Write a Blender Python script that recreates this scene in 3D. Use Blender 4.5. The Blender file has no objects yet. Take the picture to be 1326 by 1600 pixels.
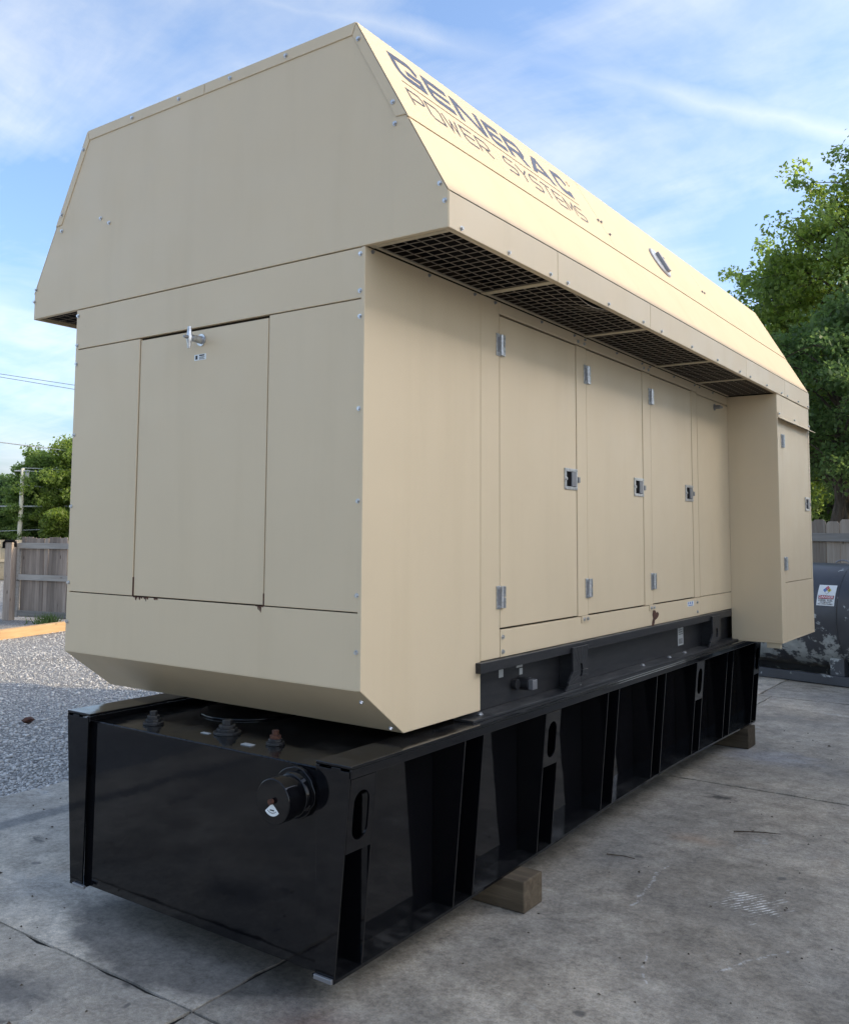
import bpy, bmesh, math, random
import numpy as np
from mathutils import Vector, Matrix

random.seed(7); rng = np.random.default_rng(7)
S = bpy.context.scene
COL = S.collection
rad = math.radians

# ------------------------------------------------------------------ camera
cd = bpy.data.cameras.new('camera'); cam = bpy.data.objects.new('camera', cd); COL.objects.link(cam)
cd.sensor_fit = 'HORIZONTAL'; cd.sensor_width = 36.0; cd.lens = 36.0 * 1432.94 / 1326
cd.shift_x = 58.96 / 1326; cd.shift_y = -85.59 / 1326
cd.clip_start = 0.05; cd.clip_end = 3000
R_ = Vector((0.80587217, 0.59202362, 0.0088358)); U_ = Vector((0.04113275, -0.07086512, 0.99663746)); F_ = Vector((-0.59065907, 0.80279896, 0.08145979))
M = Matrix((R_, U_, -F_)).transposed().to_4x4(); M.translation = Vector((2.314, -2.979, 1.836))
cam.matrix_world = M
S.camera = cam

# ------------------------------------------------------------------ sky, sun, exposure
SUN_EL, SUN_AZ = 27.0, 61.6           # azimuth clockwise from +Y
W = bpy.data.worlds.new('World'); S.world = W; W.use_nodes = True
nt = W.node_tree; nt.nodes.clear()
def nn(nt, typ, **kw):
    n = nt.nodes.new(typ)
    for k, v in kw.items():
        if k.startswith('i_'): n.inputs[k[2:].replace('_', ' ')].default_value = v
        else: setattr(n, k, v)
    return n
def math_(nt, op, a, b=None, c=None, clamp=False):
    n = nt.nodes.new('ShaderNodeMath'); n.operation = op; n.use_clamp = clamp
    for i, x in enumerate((a, b, c)):
        if x is None: continue
        if isinstance(x, (int, float)): n.inputs[i].default_value = x
        else: nt.links.new(x, n.inputs[i])
    return n.outputs[0]
def vmath(nt, op, a, b=None):
    n = nt.nodes.new('ShaderNodeVectorMath'); n.operation = op
    for i, x in enumerate((a, b)):
        if x is None: continue
        if isinstance(x, (tuple, list)): n.inputs[i].default_value = x
        else: nt.links.new(x, n.inputs[i])
    return n
def ramp(nt, fac, stops):
    n = nt.nodes.new('ShaderNodeValToRGB'); e = n.color_ramp.elements
    while len(e) < len(stops): e.new(0.5)
    for i, (p, c) in enumerate(stops):
        e[i].position = p
        e[i].color = (c, c, c, 1) if isinstance(c, (int, float)) else (c[0], c[1], c[2], 1)
    nt.links.new(fac, n.inputs[0]); return n.outputs[0]
def mix(nt, fac, a, b, mode='MIX'):
    n = nt.nodes.new('ShaderNodeMix'); n.data_type = 'RGBA'; n.blend_type = mode
    for s, x in ((n.inputs[0], fac), (n.inputs[6], a), (n.inputs[7], b)):
        if isinstance(x, (int, float)): s.default_value = x
        elif isinstance(x, (tuple, list)): s.default_value = (x[0], x[1], x[2], 1)
        else: nt.links.new(x, s)
    return n.outputs[2]
def noise(nt, vec, scale, detail=4, rough=0.55, out=0, dist=0.0):
    n = nt.nodes.new('ShaderNodeTexNoise'); n.inputs['Scale'].default_value = scale; n.inputs['Detail'].default_value = detail
    n.inputs['Roughness'].default_value = rough; n.inputs['Distortion'].default_value = dist
    if vec is not None: nt.links.new(vec, n.inputs['Vector'])
    return n.outputs[out]
def mapping(nt, vec, scale=(1, 1, 1), rot=(0, 0, 0), loc=(0, 0, 0)):
    n = nt.nodes.new('ShaderNodeMapping'); n.inputs['Scale'].default_value = scale; n.inputs['Rotation'].default_value = rot; n.inputs['Location'].default_value = loc
    nt.links.new(vec, n.inputs['Vector']); return n.outputs[0]

sky = nn(nt, 'ShaderNodeTexSky', sky_type='NISHITA', sun_disc=False, sun_elevation=rad(SUN_EL), sun_rotation=rad(SUN_AZ), air_density=1.0, dust_density=3.6, ozone_density=3.9)
tc = nn(nt, 'ShaderNodeTexCoord')
sep = nn(nt, 'ShaderNodeSeparateXYZ'); nt.links.new(tc.outputs['Generated'], sep.inputs[0])
zz = math_(nt, 'ADD', math_(nt, 'MAXIMUM', sep.outputs[2], 0.0), 0.22)
cmb = nn(nt, 'ShaderNodeCombineXYZ')
nt.links.new(math_(nt, 'DIVIDE', sep.outputs[0], zz), cmb.inputs[0]); nt.links.new(math_(nt, 'DIVIDE', sep.outputs[1], zz), cmb.inputs[1])
pl = cmb.outputs[0]
c1 = noise(nt, mapping(nt, pl, (1.5, 0.8, 1), (0, 0, 0.5), (3.1, 1.7, 0)), 1.25, 8, 0.58, dist=0.35)
c2 = noise(nt, mapping(nt, pl, (1.0, 2.4, 1), (0, 0, -0.35), (8.0, 2.0, 0)), 1.6, 7, 0.62, dist=0.5)
cl = math_(nt, 'ADD', math_(nt, 'MULTIPLY', c1, 0.6), math_(nt, 'MULTIPLY', c2, 0.4))
cloud = ramp(nt, cl, [(0.42, 0.0), (0.52, 0.42), (0.62, 0.95)])
# a faded vapour trail across the sky
frq = noise(nt, tc.outputs['Generated'], 9.0, 6, 0.65)
cn = vmath(nt, 'DOT_PRODUCT', tc.outputs['Generated'], (-0.4470, 0.2750, -0.8512)).outputs['Value']
cn = math_(nt, 'ABSOLUTE', math_(nt, 'ADD', cn, math_(nt, 'MULTIPLY', math_(nt, 'SUBTRACT', frq, 0.5), 0.03)))
trail = ramp(nt, math_(nt, 'MULTIPLY', cn, 40.0), [(0.0, 1.0), (0.22, 0.7), (0.75, 0.0)])
trail = math_(nt, 'MULTIPLY', trail, ramp(nt, noise(nt, tc.outputs['Generated'], 4.0, 3), [(0.35, 0.25), (0.6, 1.0)]))
cloud = math_(nt, 'MAXIMUM', cloud, math_(nt, 'MULTIPLY', trail, 0.7))
lum = vmath(nt, 'DOT_PRODUCT', sky.outputs[0], (0.25, 0.45, 0.30)).outputs['Value']
cc_ = nn(nt, 'ShaderNodeCombineXYZ')
for i_, (k_, a_) in enumerate(((0.98, 0.85), (1.03, 0.98), (1.09, 1.18))): nt.links.new(math_(nt, 'ADD', math_(nt, 'MULTIPLY', lum, k_), a_), cc_.inputs[i_])
skyc = mix(nt, math_(nt, 'MULTIPLY', cloud, 0.8), sky.outputs[0], cc_.outputs[0])
bg = nn(nt, 'ShaderNodeBackground'); bg.inputs['Strength'].default_value = 0.15
nt.links.new(skyc, bg.inputs['Color'])
wo = nn(nt, 'ShaderNodeOutputWorld'); nt.links.new(bg.outputs[0], wo.inputs[0])

sd = bpy.data.lights.new('sun', 'SUN'); sd.energy = 2.0; sd.angle = rad(0.4); sd.color = (0.62, 0.50, 0.33)
so = bpy.data.objects.new('sun', sd); COL.objects.link(so)
sdir = Vector((math.sin(rad(SUN_AZ)) * math.cos(rad(SUN_EL)), math.cos(rad(SUN_AZ)) * math.cos(rad(SUN_EL)), math.sin(rad(SUN_EL))))
so.rotation_euler = sdir.to_track_quat('Z', 'Y').to_euler(); so.location = sdir * 60

S.view_settings.view_transform = 'Standard'; S.view_settings.look = 'None'
S.view_settings.exposure = 1.25; S.view_settings.gamma = 1.0; S.view_settings.use_curve_mapping = False
S.render.engine = 'CYCLES'

# ------------------------------------------------------------------ materials
def new_mat(name, base=(0.5, 0.5, 0.5), rough=0.5, metal=0.0, spec=0.5):
    m = bpy.data.materials.new(name); m.use_nodes = True
    b = m.node_tree.nodes['Principled BSDF']
    b.inputs['Base Color'].default_value = (*base, 1); b.inputs['Roughness'].default_value = rough; b.inputs['Metallic'].default_value = metal
    b.inputs['Specular IOR Level'].default_value = spec
    return m, m.node_tree, b
def bump(nt, b, h, strength=0.2, dist=0.01, link=True):
    n = nt.nodes.new('ShaderNodeBump'); n.inputs['Strength'].default_value = strength; n.inputs['Distance'].default_value = dist
    nt.links.new(h, n.inputs['Height'])
    if link: nt.links.new(n.outputs[0], b.inputs['Normal'])
    return n
def pos(nt): return nt.nodes.new('ShaderNodeNewGeometry').outputs['Position']
def objc(nt): return nt.nodes.new('ShaderNodeTexCoord').outputs['Object']

def paint_mat(name, base, rough=0.42):
    m, t, b = new_mat(name, base, rough)
    p = pos(t)
    n1 = noise(t, p, 1.3, 5, 0.6); n2 = noise(t, mapping(t, p, (5, 5, 0.6)), 1.0, 5, 0.6)
    d = mix(t, ramp(t, n1, [(0.3, 0.0), (0.75, 0.5)]), base, tuple(c * 0.90 for c in base))
    d = mix(t, ramp(t, n2, [(0.5, 0.0), (0.85, 0.32)]), d, (base[0] * 0.80, base[1] * 0.78, base[2] * 0.72))
    sp = ramp(t, noise(t, p, 55, 2, 0.5), [(0.76, 0.0), (0.80, 0.5)])
    d = mix(t, math_(t, 'MULTIPLY', sp, ramp(t, noise(t, p, 0.9, 2), [(0.5, 0.0), (0.65, 1.0)])), d, (0.22, 0.15, 0.09))
    t.links.new(d, b.inputs['Base Color'])
    t.links.new(ramp(t, noise(t, p, 4, 4), [(0.3, rough - 0.05), (0.7, rough + 0.1)]), b.inputs['Roughness'])
    h = math_(t, 'ADD', math_(t, 'MULTIPLY', noise(t, p, 420, 2), 0.12), math_(t, 'MULTIPLY', noise(t, p, 1.6, 2), 1.0))
    bump(t, b, h, 0.10, 0.012)
    return m
TAN = paint_mat('tan_paint', (0.705, 0.565, 0.372))
TAN_ROOF = paint_mat('tan_paint_dimmed_roof', (0.65, 0.525, 0.36), 0.75); TAN_ROOF.node_tree.nodes['Principled BSDF'].inputs['Specular IOR Level'].default_value = 0.22  # darker, duller roof copy of the tan, holds down the sunlit slope
TAN2 = paint_mat('tan_paint_shadow_side', (0.58, 0.49, 0.335))  # darker copy of the tan, shade of the undersides put into its colour
TAN2.name = 'tan_paint_shaded'

m, t, b = new_mat('black_gloss_paint', (0.004, 0.004, 0.005), 0.1, spec=0.42); BLACK = m
p = pos(t)
bump(t, b, math_(t, 'ADD', noise(t, p, 2.2, 3), math_(t, 'MULTIPLY', noise(t, p, 60, 2), 0.03)), 0.10, 0.02)
nrm = t.nodes.new('ShaderNodeNewGeometry'); sp_ = nn(t, 'ShaderNodeSeparateXYZ'); t.links.new(nrm.outputs['Normal'], sp_.inputs[0])
up = ramp(t, sp_.outputs[2], [(0.6, 0.0), (0.95, 1.0)])
dn = ramp(t, noise(t, p, 7, 6, 0.7), [(0.45, 0.0), (0.75, 0.7)])
fl = ramp(t, noise(t, p, 90, 3, 0.7), [(0.62, 0.0), (0.68, 0.8)])
szp = nn(t, 'ShaderNodeSeparateXYZ'); t.links.new(p, szp.inputs[0])
low = ramp(t, math_(t, 'MULTIPLY', szp.outputs[2], 1.0), [(0.16, 0.75), (0.34, 0.0)])
dust = math_(t, 'ADD', math_(t, 'MULTIPLY', up, math_(t, 'ADD', dn, 0.08), clamp=True), math_(t, 'MULTIPLY', low, math_(t, 'MULTIPLY', fl, dn)), clamp=True)
t.links.new(mix(t, math_(t, 'MULTIPLY', dust, 0.30), (0.004, 0.004, 0.005), (0.16, 0.155, 0.14)), b.inputs['Base Color'])
t.links.new(math_(t, 'ADD', math_(t, 'MULTIPLY', dust, 0.28), math_(t, 'ADD', math_(t, 'MULTIPLY', noise(t, p, 9, 4), 0.08), 0.02)), b.inputs['Roughness'])

m, t, b = new_mat('black_dusty_steel', (0.014, 0.014, 0.016), 0.45); SKID = m
p = pos(t)
dd = ramp(t, noise(t, mapping(t, p, (3, 1.2, 6)), 5, 7, 0.75), [(0.42, 0.0), (0.8, 0.8)])
g_ = t.nodes.new('ShaderNodeNewGeometry'); s_ = nn(t, 'ShaderNodeSeparateXYZ'); t.links.new(g_.outputs['Normal'], s_.inputs[0])
upf = ramp(t, s_.outputs[2], [(0.3, 0.10), (0.95, 0.65)])
t.links.new(mix(t, math_(t, 'MULTIPLY', dd, upf), (0.014, 0.014, 0.016), (0.26, 0.245, 0.215)), b.inputs['Base Color'])
bump(t, b, noise(t, p, 120, 3), 0.15, 0.004)

ZINC, t, b = new_mat('zinc_plated_steel', (0.62, 0.63, 0.64), 0.34, 0.85)
p = pos(t); t.links.new(ramp(t, noise(t, p, 60, 4), [(0.3, (0.42, 0.42, 0.42)), (0.7, (0.72, 0.73, 0.74))]), b.inputs['Base Color'])
DARKZ, t, b = new_mat('dull_steel', (0.30, 0.30, 0.31), 0.45, 0.7)
VOID, t, b = new_mat('matte_black', (0.010, 0.009, 0.009), 0.95, spec=0.1)  # near-black for the eave void's shade, latch recess and gate hinge strap
GAP, t, b = new_mat('gap_shade_backing', (0.05, 0.038, 0.026), 0.8, spec=0.2)  # dark tone standing in for shade inside the panel gaps
WIRE, t, b = new_mat('painted_wire', (0.30, 0.25, 0.19), 0.55)
NAVY, t, b = new_mat('navy_lettering', (0.085, 0.105, 0.16), 0.5)
p = pos(t); t.links.new(ramp(t, noise(t, p, 12, 5), [(0.3, (0.035, 0.045, 0.08)), (0.7, (0.065, 0.078, 0.12))]), b.inputs['Base Color'])
INK, t, b = new_mat('black_print', (0.025, 0.022, 0.02), 0.7)
PRINT, t, b = new_mat('grey_lettering', (0.055, 0.055, 0.065), 0.6)
WHITE, t, b = new_mat('white_label', (0.78, 0.80, 0.78), 0.45)
GREYL, t, b = new_mat('grey_label', (0.42, 0.43, 0.42), 0.5)
RUSTM, t, b = new_mat('rusty_steel', (0.16, 0.07, 0.035), 0.85)
p = pos(t); t.links.new(ramp(t, noise(t, p, 45, 5, 0.7), [(0.3, (0.035, 0.014, 0.012)), (0.7, (0.13, 0.05, 0.025))]), b.inputs['Base Color']); bump(t, b, noise(t, p, 90, 4), 0.5, 0.004)
RED, t, b = new_mat('red_print', (0.55, 0.03, 0.05), 0.5)
BLUE, t, b = new_mat('blue_print', (0.03, 0.13, 0.42), 0.5)
YEL, t, b = new_mat('yellow_print', (0.62, 0.52, 0.08), 0.5)

def wood_mat(name, c0, c1, knot=(0.05, 0.035, 0.025), rough=0.85, axis=2, sc=1.0):
    m, t, b = new_mat(name, c0, rough, spec=0.2)
    oc = objc(t); oi = t.nodes.new('ShaderNodeObjectInfo')
    off = vmath(t, 'ADD', oc, None); cm = nn(t, 'ShaderNodeCombineXYZ')
    for i in range(3): t.links.new(math_(t, 'MULTIPLY', oi.outputs['Random'], 37.0 + i * 11), cm.inputs[i])
    t.links.new(cm.outputs[0], off.inputs[1])
    scl = [26 * sc] * 3; scl[axis] = 1.5 * sc
    g = noise(t, mapping(t, off.outputs[0], tuple(scl)), 1.0, 6, 0.65, dist=0.6)
    g2 = noise(t, off.outputs[0], 1.4, 4)
    colr = mix(t, ramp(t, g, [(0.3, 0.0), (0.7, 1.0)]), c0, c1)
    colr = mix(t, ramp(t, g2, [(0.35, 0.0), (0.7, 0.45)]), colr, tuple(0.5 * (x + y) * 0.62 for x, y in zip(c0, c1)))
    sk = [7.5 * sc] * 3; sk[axis] = 2.6 * sc
    v = t.nodes.new('ShaderNodeTexVoronoi'); t.links.new(mapping(t, off.outputs[0], tuple(sk)), v.inputs['Vector']); v.inputs['Scale'].default_value = 1.0
    kn = ramp(t, v.outputs['Distance'], [(0.07, 0.85), (0.14, 0.0)])
    colr = mix(t, math_(t, 'MULTIPLY', kn, 0.8), colr, knot)
    br = math_(t, 'ADD', math_(t, 'MULTIPLY', oi.outputs['Random'], 0.60), 0.68)
    hs = nn(t, 'ShaderNodeHueSaturation'); t.links.new(br, hs.inputs['Value']); t.links.new(colr, hs.inputs['Color'])
    t.links.new(hs.outputs[0], b.inputs['Base Color'])
    bump(t, b, g, 0.5, 0.006)
    return m
GREYWOOD = wood_mat('weathered_grey_wood', (0.25, 0.195, 0.155), (0.42, 0.345, 0.28))
GREYRAIL = wood_mat('weathered_rail_wood', (0.29, 0.26, 0.225), (0.47, 0.435, 0.385), axis=0)
BROWNWOOD = wood_mat('brown_fence_wood', (0.31, 0.24, 0.18), (0.47, 0.40, 0.32))
NEWWOOD = wood_mat('fresh_pine_wood', (0.50, 0.40, 0.26), (0.62, 0.52, 0.36))
TIMBER = wood_mat('orange_treated_timber', (0.46, 0.29, 0.14), (0.56, 0.38, 0.21), axis=0)
BLOCKW = wood_mat('dirty_block_wood', (0.06, 0.045, 0.030), (0.15, 0.115, 0.075), axis=0)
BARK, t, b = new_mat('bark', (0.10, 0.075, 0.055), 0.95, spec=0.15)
p = pos(t); g = noise(t, mapping(t, p, (9, 9, 1.6)), 1.5, 6, 0.7); t.links.new(ramp(t, g, [(0.3, (0.045, 0.034, 0.026)), (0.7, (0.17, 0.135, 0.10))]), b.inputs['Base Color']); bump(t, b, g, 0.9, 0.04)
POLEW, t, b = new_mat('pale_utility_pole_wood', (0.72, 0.66, 0.50), 0.85)
CABLE, t, b = new_mat('grey_cable', (0.42, 0.43, 0.42), 0.55)
CABLED, t, b = new_mat('dark_cable', (0.10, 0.11, 0.13), 0.6)

def leaf_mat(name, c0, c1):
    m = bpy.data.materials.new(name); m.use_nodes = True; t = m.node_tree; b = t.nodes['Principled BSDF']
    g = t.nodes.new('ShaderNodeNewGeometry')
    cl = noise(t, g.outputs['Position'], 0.55, 4, 0.6)
    f = math_(t, 'ADD', math_(t, 'MULTIPLY', g.outputs['Random Per Island'], 0.55), math_(t, 'MULTIPLY', cl, 0.5), clamp=True)
    c = mix(t, f, c0, c1)
    t.links.new(c, b.inputs['Base Color']); b.inputs['Roughness'].default_value = 0.42; b.inputs['Specular IOR Level'].default_value = 0.35
    tr = t.nodes.new('ShaderNodeBsdfTranslucent')
    hs = nn(t, 'ShaderNodeHueSaturation'); hs.inputs['Value'].default_value = 1.9; hs.inputs['Saturation'].default_value = 1.15; t.links.new(c, hs.inputs['Color']); t.links.new(hs.outputs[0], tr.inputs['Color'])
    ms = t.nodes.new('ShaderNodeMixShader'); ms.inputs[0].default_value = 0.55
    t.links.new(b.outputs[0], ms.inputs[1]); t.links.new(tr.outputs[0], ms.inputs[2])
    t.links.new(ms.outputs[0], t.nodes['Material Output'].inputs[0])
    return m
LEAF_A = leaf_mat('leaf_green', (0.085, 0.125, 0.036), (0.26, 0.34, 0.11))
LEAF_B = leaf_mat('leaf_deep_green', (0.065, 0.105, 0.042), (0.18, 0.25, 0.09))
LEAF_C = leaf_mat('leaf_bright_green', (0.10, 0.145, 0.035), (0.25, 0.31, 0.08))
GRASSM, t, b = new_mat('grass_blades', (0.10, 0.15, 0.03), 0.7)

# concrete
m, t, b = new_mat('old_concrete', (0.3, 0.29, 0.27), 0.85, spec=0.3); CONC = m
p = pos(t); oi = t.nodes.new('ShaderNodeObjectInfo')
big = noise(t, p, 0.55, 6, 0.6, dist=0.4); mid = noise(t, p, 2.6, 6, 0.65, dist=0.3); fine = noise(t, p, 60, 5, 0.7); sand = noise(t, p, 260, 2, 0.6)
c = ramp(t, mid, [(0.25, (0.26, 0.21, 0.145)), (0.5, (0.50, 0.42, 0.315)), (0.78, (0.66, 0.575, 0.45))])
c = mix(t, ramp(t, big, [(0.40, 0.0), (0.60, 0.75)]), c, (0.19, 0.178, 0.158))
c = mix(t, ramp(t, fine, [(0.3, 0.0), (0.75, 0.45)]), c, (0.40, 0.385, 0.36))
c = mix(t, ramp(t, sand, [(0.35, 0.5), (0.5, 0.0)]), c, (0.10, 0.095, 0.09))
rustp = ramp(t, noise(t, p, 1.1, 4, 0.6), [(0.63, 0.0), (0.76, 0.5)])
c = mix(t, rustp, c, (0.27, 0.175, 0.105))
c = mix(t, ramp(t, noise(t, mapping(t, p, (1, 1, 1), loc=(3, 8, 0)), 0.8, 7, 0.66, dist=0.8), [(0.48, 0.0), (0.60, 0.42)]), c, (0.175, 0.15, 0.118))
vs_ = t.nodes.new('ShaderNodeTexVoronoi'); vs_.inputs['Scale'].default_value = 2.6; t.links.new(vmath(t, 'ADD', mapping(t, p, (1, 1, 0)), None).outputs[0], vs_.inputs['Vector'])
vc_ = nn(t, 'ShaderNodeSeparateColor'); t.links.new(vs_.outputs['Color'], vc_.inputs[0])
drip = ramp(t, math_(t, 'ADD', vs_.outputs['Distance'], math_(t, 'MULTIPLY', math_(t, 'SUBTRACT', noise(t, p, 16, 4), 0.5), 0.10)), [(0.045, 1.0), (0.085, 0.0)])
c = mix(t, math_(t, 'MULTIPLY', drip, math_(t, 'MULTIPLY', math_(t, 'GREATER_THAN', vc_.outputs[0], 0.45), 0.75)), c, (0.10, 0.092, 0.082))
oil = ramp(t, noise(t, p, 3.4, 3, 0.5, dist=1.2), [(0.70, 0.0), (0.75, 0.75)])
c = mix(t, oil, c, (0.07, 0.066, 0.062))
pale = ramp(t, noise(t, mapping(t, p, (1, 1, 1), loc=(9, 4, 0)), 2.1, 8, 0.75), [(0.62, 0.0), (0.70, 0.55)])
c = mix(t, pale, c, (0.48, 0.47, 0.445))
def spot(cx, cy, rx, ry, rot, lo, hi, nsc=5.0, amt=0.35):
    v = mapping(t, vmath(t, 'SUBTRACT', p, (cx, cy, 0)).outputs[0], (1 / rx, 1 / ry, 0), (0, 0, 0))
    l = vmath(t, 'LENGTH', v).outputs['Value']
    l = math_(t, 'ADD', l, math_(t, 'MULTIPLY', math_(t, 'SUBTRACT', noise(t, p, nsc, 6, 0.65), 0.5), amt * 3))
    return ramp(t, l, [(lo, 1.0), (hi, 0.0)])
# damp dark stain in front of the tank, drips, bluish spill, reddish patch
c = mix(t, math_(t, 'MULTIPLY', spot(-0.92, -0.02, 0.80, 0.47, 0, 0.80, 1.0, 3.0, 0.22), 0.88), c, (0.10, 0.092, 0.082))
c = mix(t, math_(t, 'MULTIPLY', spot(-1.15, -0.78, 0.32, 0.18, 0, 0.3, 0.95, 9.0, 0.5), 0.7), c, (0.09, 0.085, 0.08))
c = mix(t, math_(t, 'MULTIPLY', spot(0.25, 5.2, 0.5, 0.35, 0, 0.2, 1.0, 6.0, 0.45), 0.5), c, (0.36, 0.37, 0.41))
c = mix(t, math_(t, 'MULTIPLY', spot(0.30, 3.75, 0.16, 0.10, 0, 0.2, 0.8, 18.0, 0.6), 0.85), c, (0.04, 0.037, 0.035))
c = mix(t, math_(t, 'MULTIPLY', spot(0.02, -0.25, 0.35, 0.22, 0, 0.1, 1.0, 6.0, 0.5), 0.5), c, (0.17, 0.09, 0.065))
c = mix(t, math_(t, 'MULTIPLY', spot(0.45, 2.75, 0.22, 0.12, 0, 0.1, 1.0, 8.0, 0.5), 0.5), c, (0.33, 0.21, 0.13))
# narrow dark band left of the tank
sx = nn(t, 'ShaderNodeSeparateXYZ'); t.links.new(p, sx.inputs[0])
bx = math_(t, 'ABSOLUTE', math_(t, 'ADD', math_(t, 'ADD', sx.outputs[0], 3.06), math_(t, 'MULTIPLY', math_(t, 'SUBTRACT', mid, 0.5), 0.08)))
c = mix(t, math_(t, 'MULTIPLY', ramp(t, bx, [(0.05, 0.8), (0.09, 0.0)]), ramp(t, sx.outputs[1], [(0.05, 1.0), (0.9, 1.0)])), c, (0.13, 0.127, 0.12))
# scraped white scratches
rv = mapping(t, p, (1, 1, 1), (0, 0, 0.55))
wv = t.nodes.new('ShaderNodeTexWave'); wv.wave_type = 'BANDS'; wv.bands_direction = 'X'; wv.inputs['Scale'].default_value = 13; wv.inputs['Distortion'].default_value = 3.0; wv.inputs['Detail'].default_value = 3
t.links.new(rv, wv.inputs['Vector'])
scr = math_(t, 'MULTIPLY', ramp(t, wv.outputs['Fac'], [(0.72, 0.0), (0.86, 1.0)]), spot(0.98, 1.93, 0.22, 0.26, 0, 0.35, 0.80, 7.0, 0.75))
c = mix(t, math_(t, 'MULTIPLY', scr, ramp(t, noise(t, p, 16, 5, 0.75), [(0.44, 0.0), (0.54, 1.0)])), c, (0.85, 0.83, 0.78))
for (ax, ay, bx_, by_, w_) in ((0.45, 2.2, 0.52, 1.55, 0.012), (0.75, 1.1, 0.86, 0.82, 0.008), (1.25, 1.5, 1.05, 1.1, 0.01)):
    # wandering pale scratch between two points
    dx, dy = bx_ - ax, by_ - ay; L = math.hypot(dx, dy)
    q = vmath(t, 'SUBTRACT', p, (ax, ay, 0)).outputs[0]
    al = vmath(t, 'DOT_PRODUCT', q, (dx / L, dy / L, 0)).outputs['Value']; pe = vmath(t, 'DOT_PRODUCT', q, (-dy / L, dx / L, 0)).outputs['Value']
    pe = math_(t, 'ABSOLUTE', math_(t, 'ADD', pe, math_(t, 'MULTIPLY', math_(t, 'SUBTRACT', noise(t, p, 6, 4), 0.5), 0.10)))
    inside = math_(t, 'MULTIPLY', math_(t, 'GREATER_THAN', al, 0.0), math_(t, 'LESS_THAN', al, L))
    c = mix(t, math_(t, 'MULTIPLY', math_(t, 'MULTIPLY', inside, ramp(t, math_(t, 'DIVIDE', pe, w_), [(0.4, 1.0), (1.0, 0.0)])), ramp(t, noise(t, p, 40, 3), [(0.45, 0.0), (0.6, 0.8)])), c, (0.55, 0.53, 0.50))
grain = math_(t, 'ADD', math_(t, 'MULTIPLY', noise(t, p, 38, 6, 0.78), 0.75), math_(t, 'MULTIPLY', noise(t, p, 8, 8, 0.72, dist=0.3), 0.65))
grain = ramp(t, math_(t, 'MULTIPLY', grain, 0.72), [(0.36, 0.50), (0.50, 0.98), (0.64, 1.42)])
hs = nn(t, 'ShaderNodeHueSaturation'); t.links.new(math_(t, 'MULTIPLY', grain, math_(t, 'ADD', math_(t, 'MULTIPLY', oi.outputs['Random'], 0.14), 0.93)), hs.inputs['Value']); t.links.new(c, hs.inputs['Color'])
c = mix(t, 1.0, hs.outputs[0], oi.outputs['Color'], 'MULTIPLY')
t.links.new(c, b.inputs['Base Color'])
t.links.new(ramp(t, big, [(0.3, 0.8), (0.7, 0.62)]), b.inputs['Roughness'])
bump(t, b, math_(t, 'ADD', math_(t, 'ADD', math_(t, 'MULTIPLY', fine, 0.5), math_(t, 'MULTIPLY', sand, 0.25)), math_(t, 'MULTIPLY', mid, 1.2)), 0.5, 0.008)

# gravel ground
m, t, b = new_mat('gravel_ground', (0.3, 0.3, 0.28), 0.9, spec=0.25); GRAV = m
p = pos(t)
v1 = t.nodes.new('ShaderNodeTexVoronoi'); v1.inputs['Scale'].default_value = 48; t.links.new(p, v1.inputs['Vector'])
v2 = t.nodes.new('ShaderNodeTexVoronoi'); v2.inputs['Scale'].default_value = 75; t.links.new(p, v2.inputs['Vector'])
bw = nn(t, 'ShaderNodeSeparateColor'); t.links.new(v1.outputs['Color'], bw.inputs[0])
c = ramp(t, bw.outputs[0], [(0.0, (0.26, 0.26, 0.255)), (0.5, (0.50, 0.485, 0.46)), (1.0, (0.72, 0.70, 0.655))])
c = mix(t, ramp(t, v1.outputs['Distance'], [(0.3, 0.0), (0.75, 0.7)]), c, (0.09, 0.088, 0.085))
c = mix(t, ramp(t, noise(t, p, 0.9, 4), [(0.45, 0.0), (0.7, 0.5)]), c, (0.27, 0.25, 0.22))
sx = nn(t, 'ShaderNodeSeparateXYZ'); t.links.new(p, sx.inputs[0])
# strip of darker blue stone along the landscape timber
bd = math_(t, 'ADD', math_(t, 'ADD', math_(t, 'ADD', sx.outputs[0], math_(t, 'MULTIPLY', sx.outputs[1], 0.26)), 10.45), math_(t, 'MULTIPLY', noise(t, p, 1.2, 4), 0.5))
blue = math_(t, 'MULTIPLY', ramp(t, bd, [(0.0, 1.0), (0.35, 0.0)]), ramp(t, math_(t, 'MULTIPLY', sx.outputs[1], 0.1), [(0.52, 0.0), (0.63, 1.0)]))
blue = math_(t, 'MULTIPLY', blue, ramp(t, math_(t, 'ADD', math_(t, 'ADD', sx.outputs[0], math_(t, 'MULTIPLY', sx.outputs[1], 0.26)), 10.6), [(0.0, 0.0), (0.05, 1.0)]))
c = mix(t, math_(t, 'MULTIPLY', blue, 0.85), c, mix(t, bw.outputs[0], (0.035, 0.042, 0.055), (0.17, 0.185, 0.21)))
t.links.new(c, b.inputs['Base Color'])
bump(t, b, math_(t, 'ADD', math_(t, 'SUBTRACT', 1.0, v1.outputs['Distance']), math_(t, 'MULTIPLY', v2.outputs['Distance'], -0.3)), 1.0, 0.03)
STONE, t, b = new_mat('gravel_stones', (0.3, 0.3, 0.28), 0.9, spec=0.25)
g_ = t.nodes.new('ShaderNodeNewGeometry'); t.links.new(ramp(t, g_.outputs['Random Per Island'], [(0.0, (0.30, 0.30, 0.295)), (0.4, (0.50, 0.485, 0.46)), (0.85, (0.62, 0.60, 0.565)), (1.0, (0.76, 0.74, 0.70))]), b.inputs['Base Color'])

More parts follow.
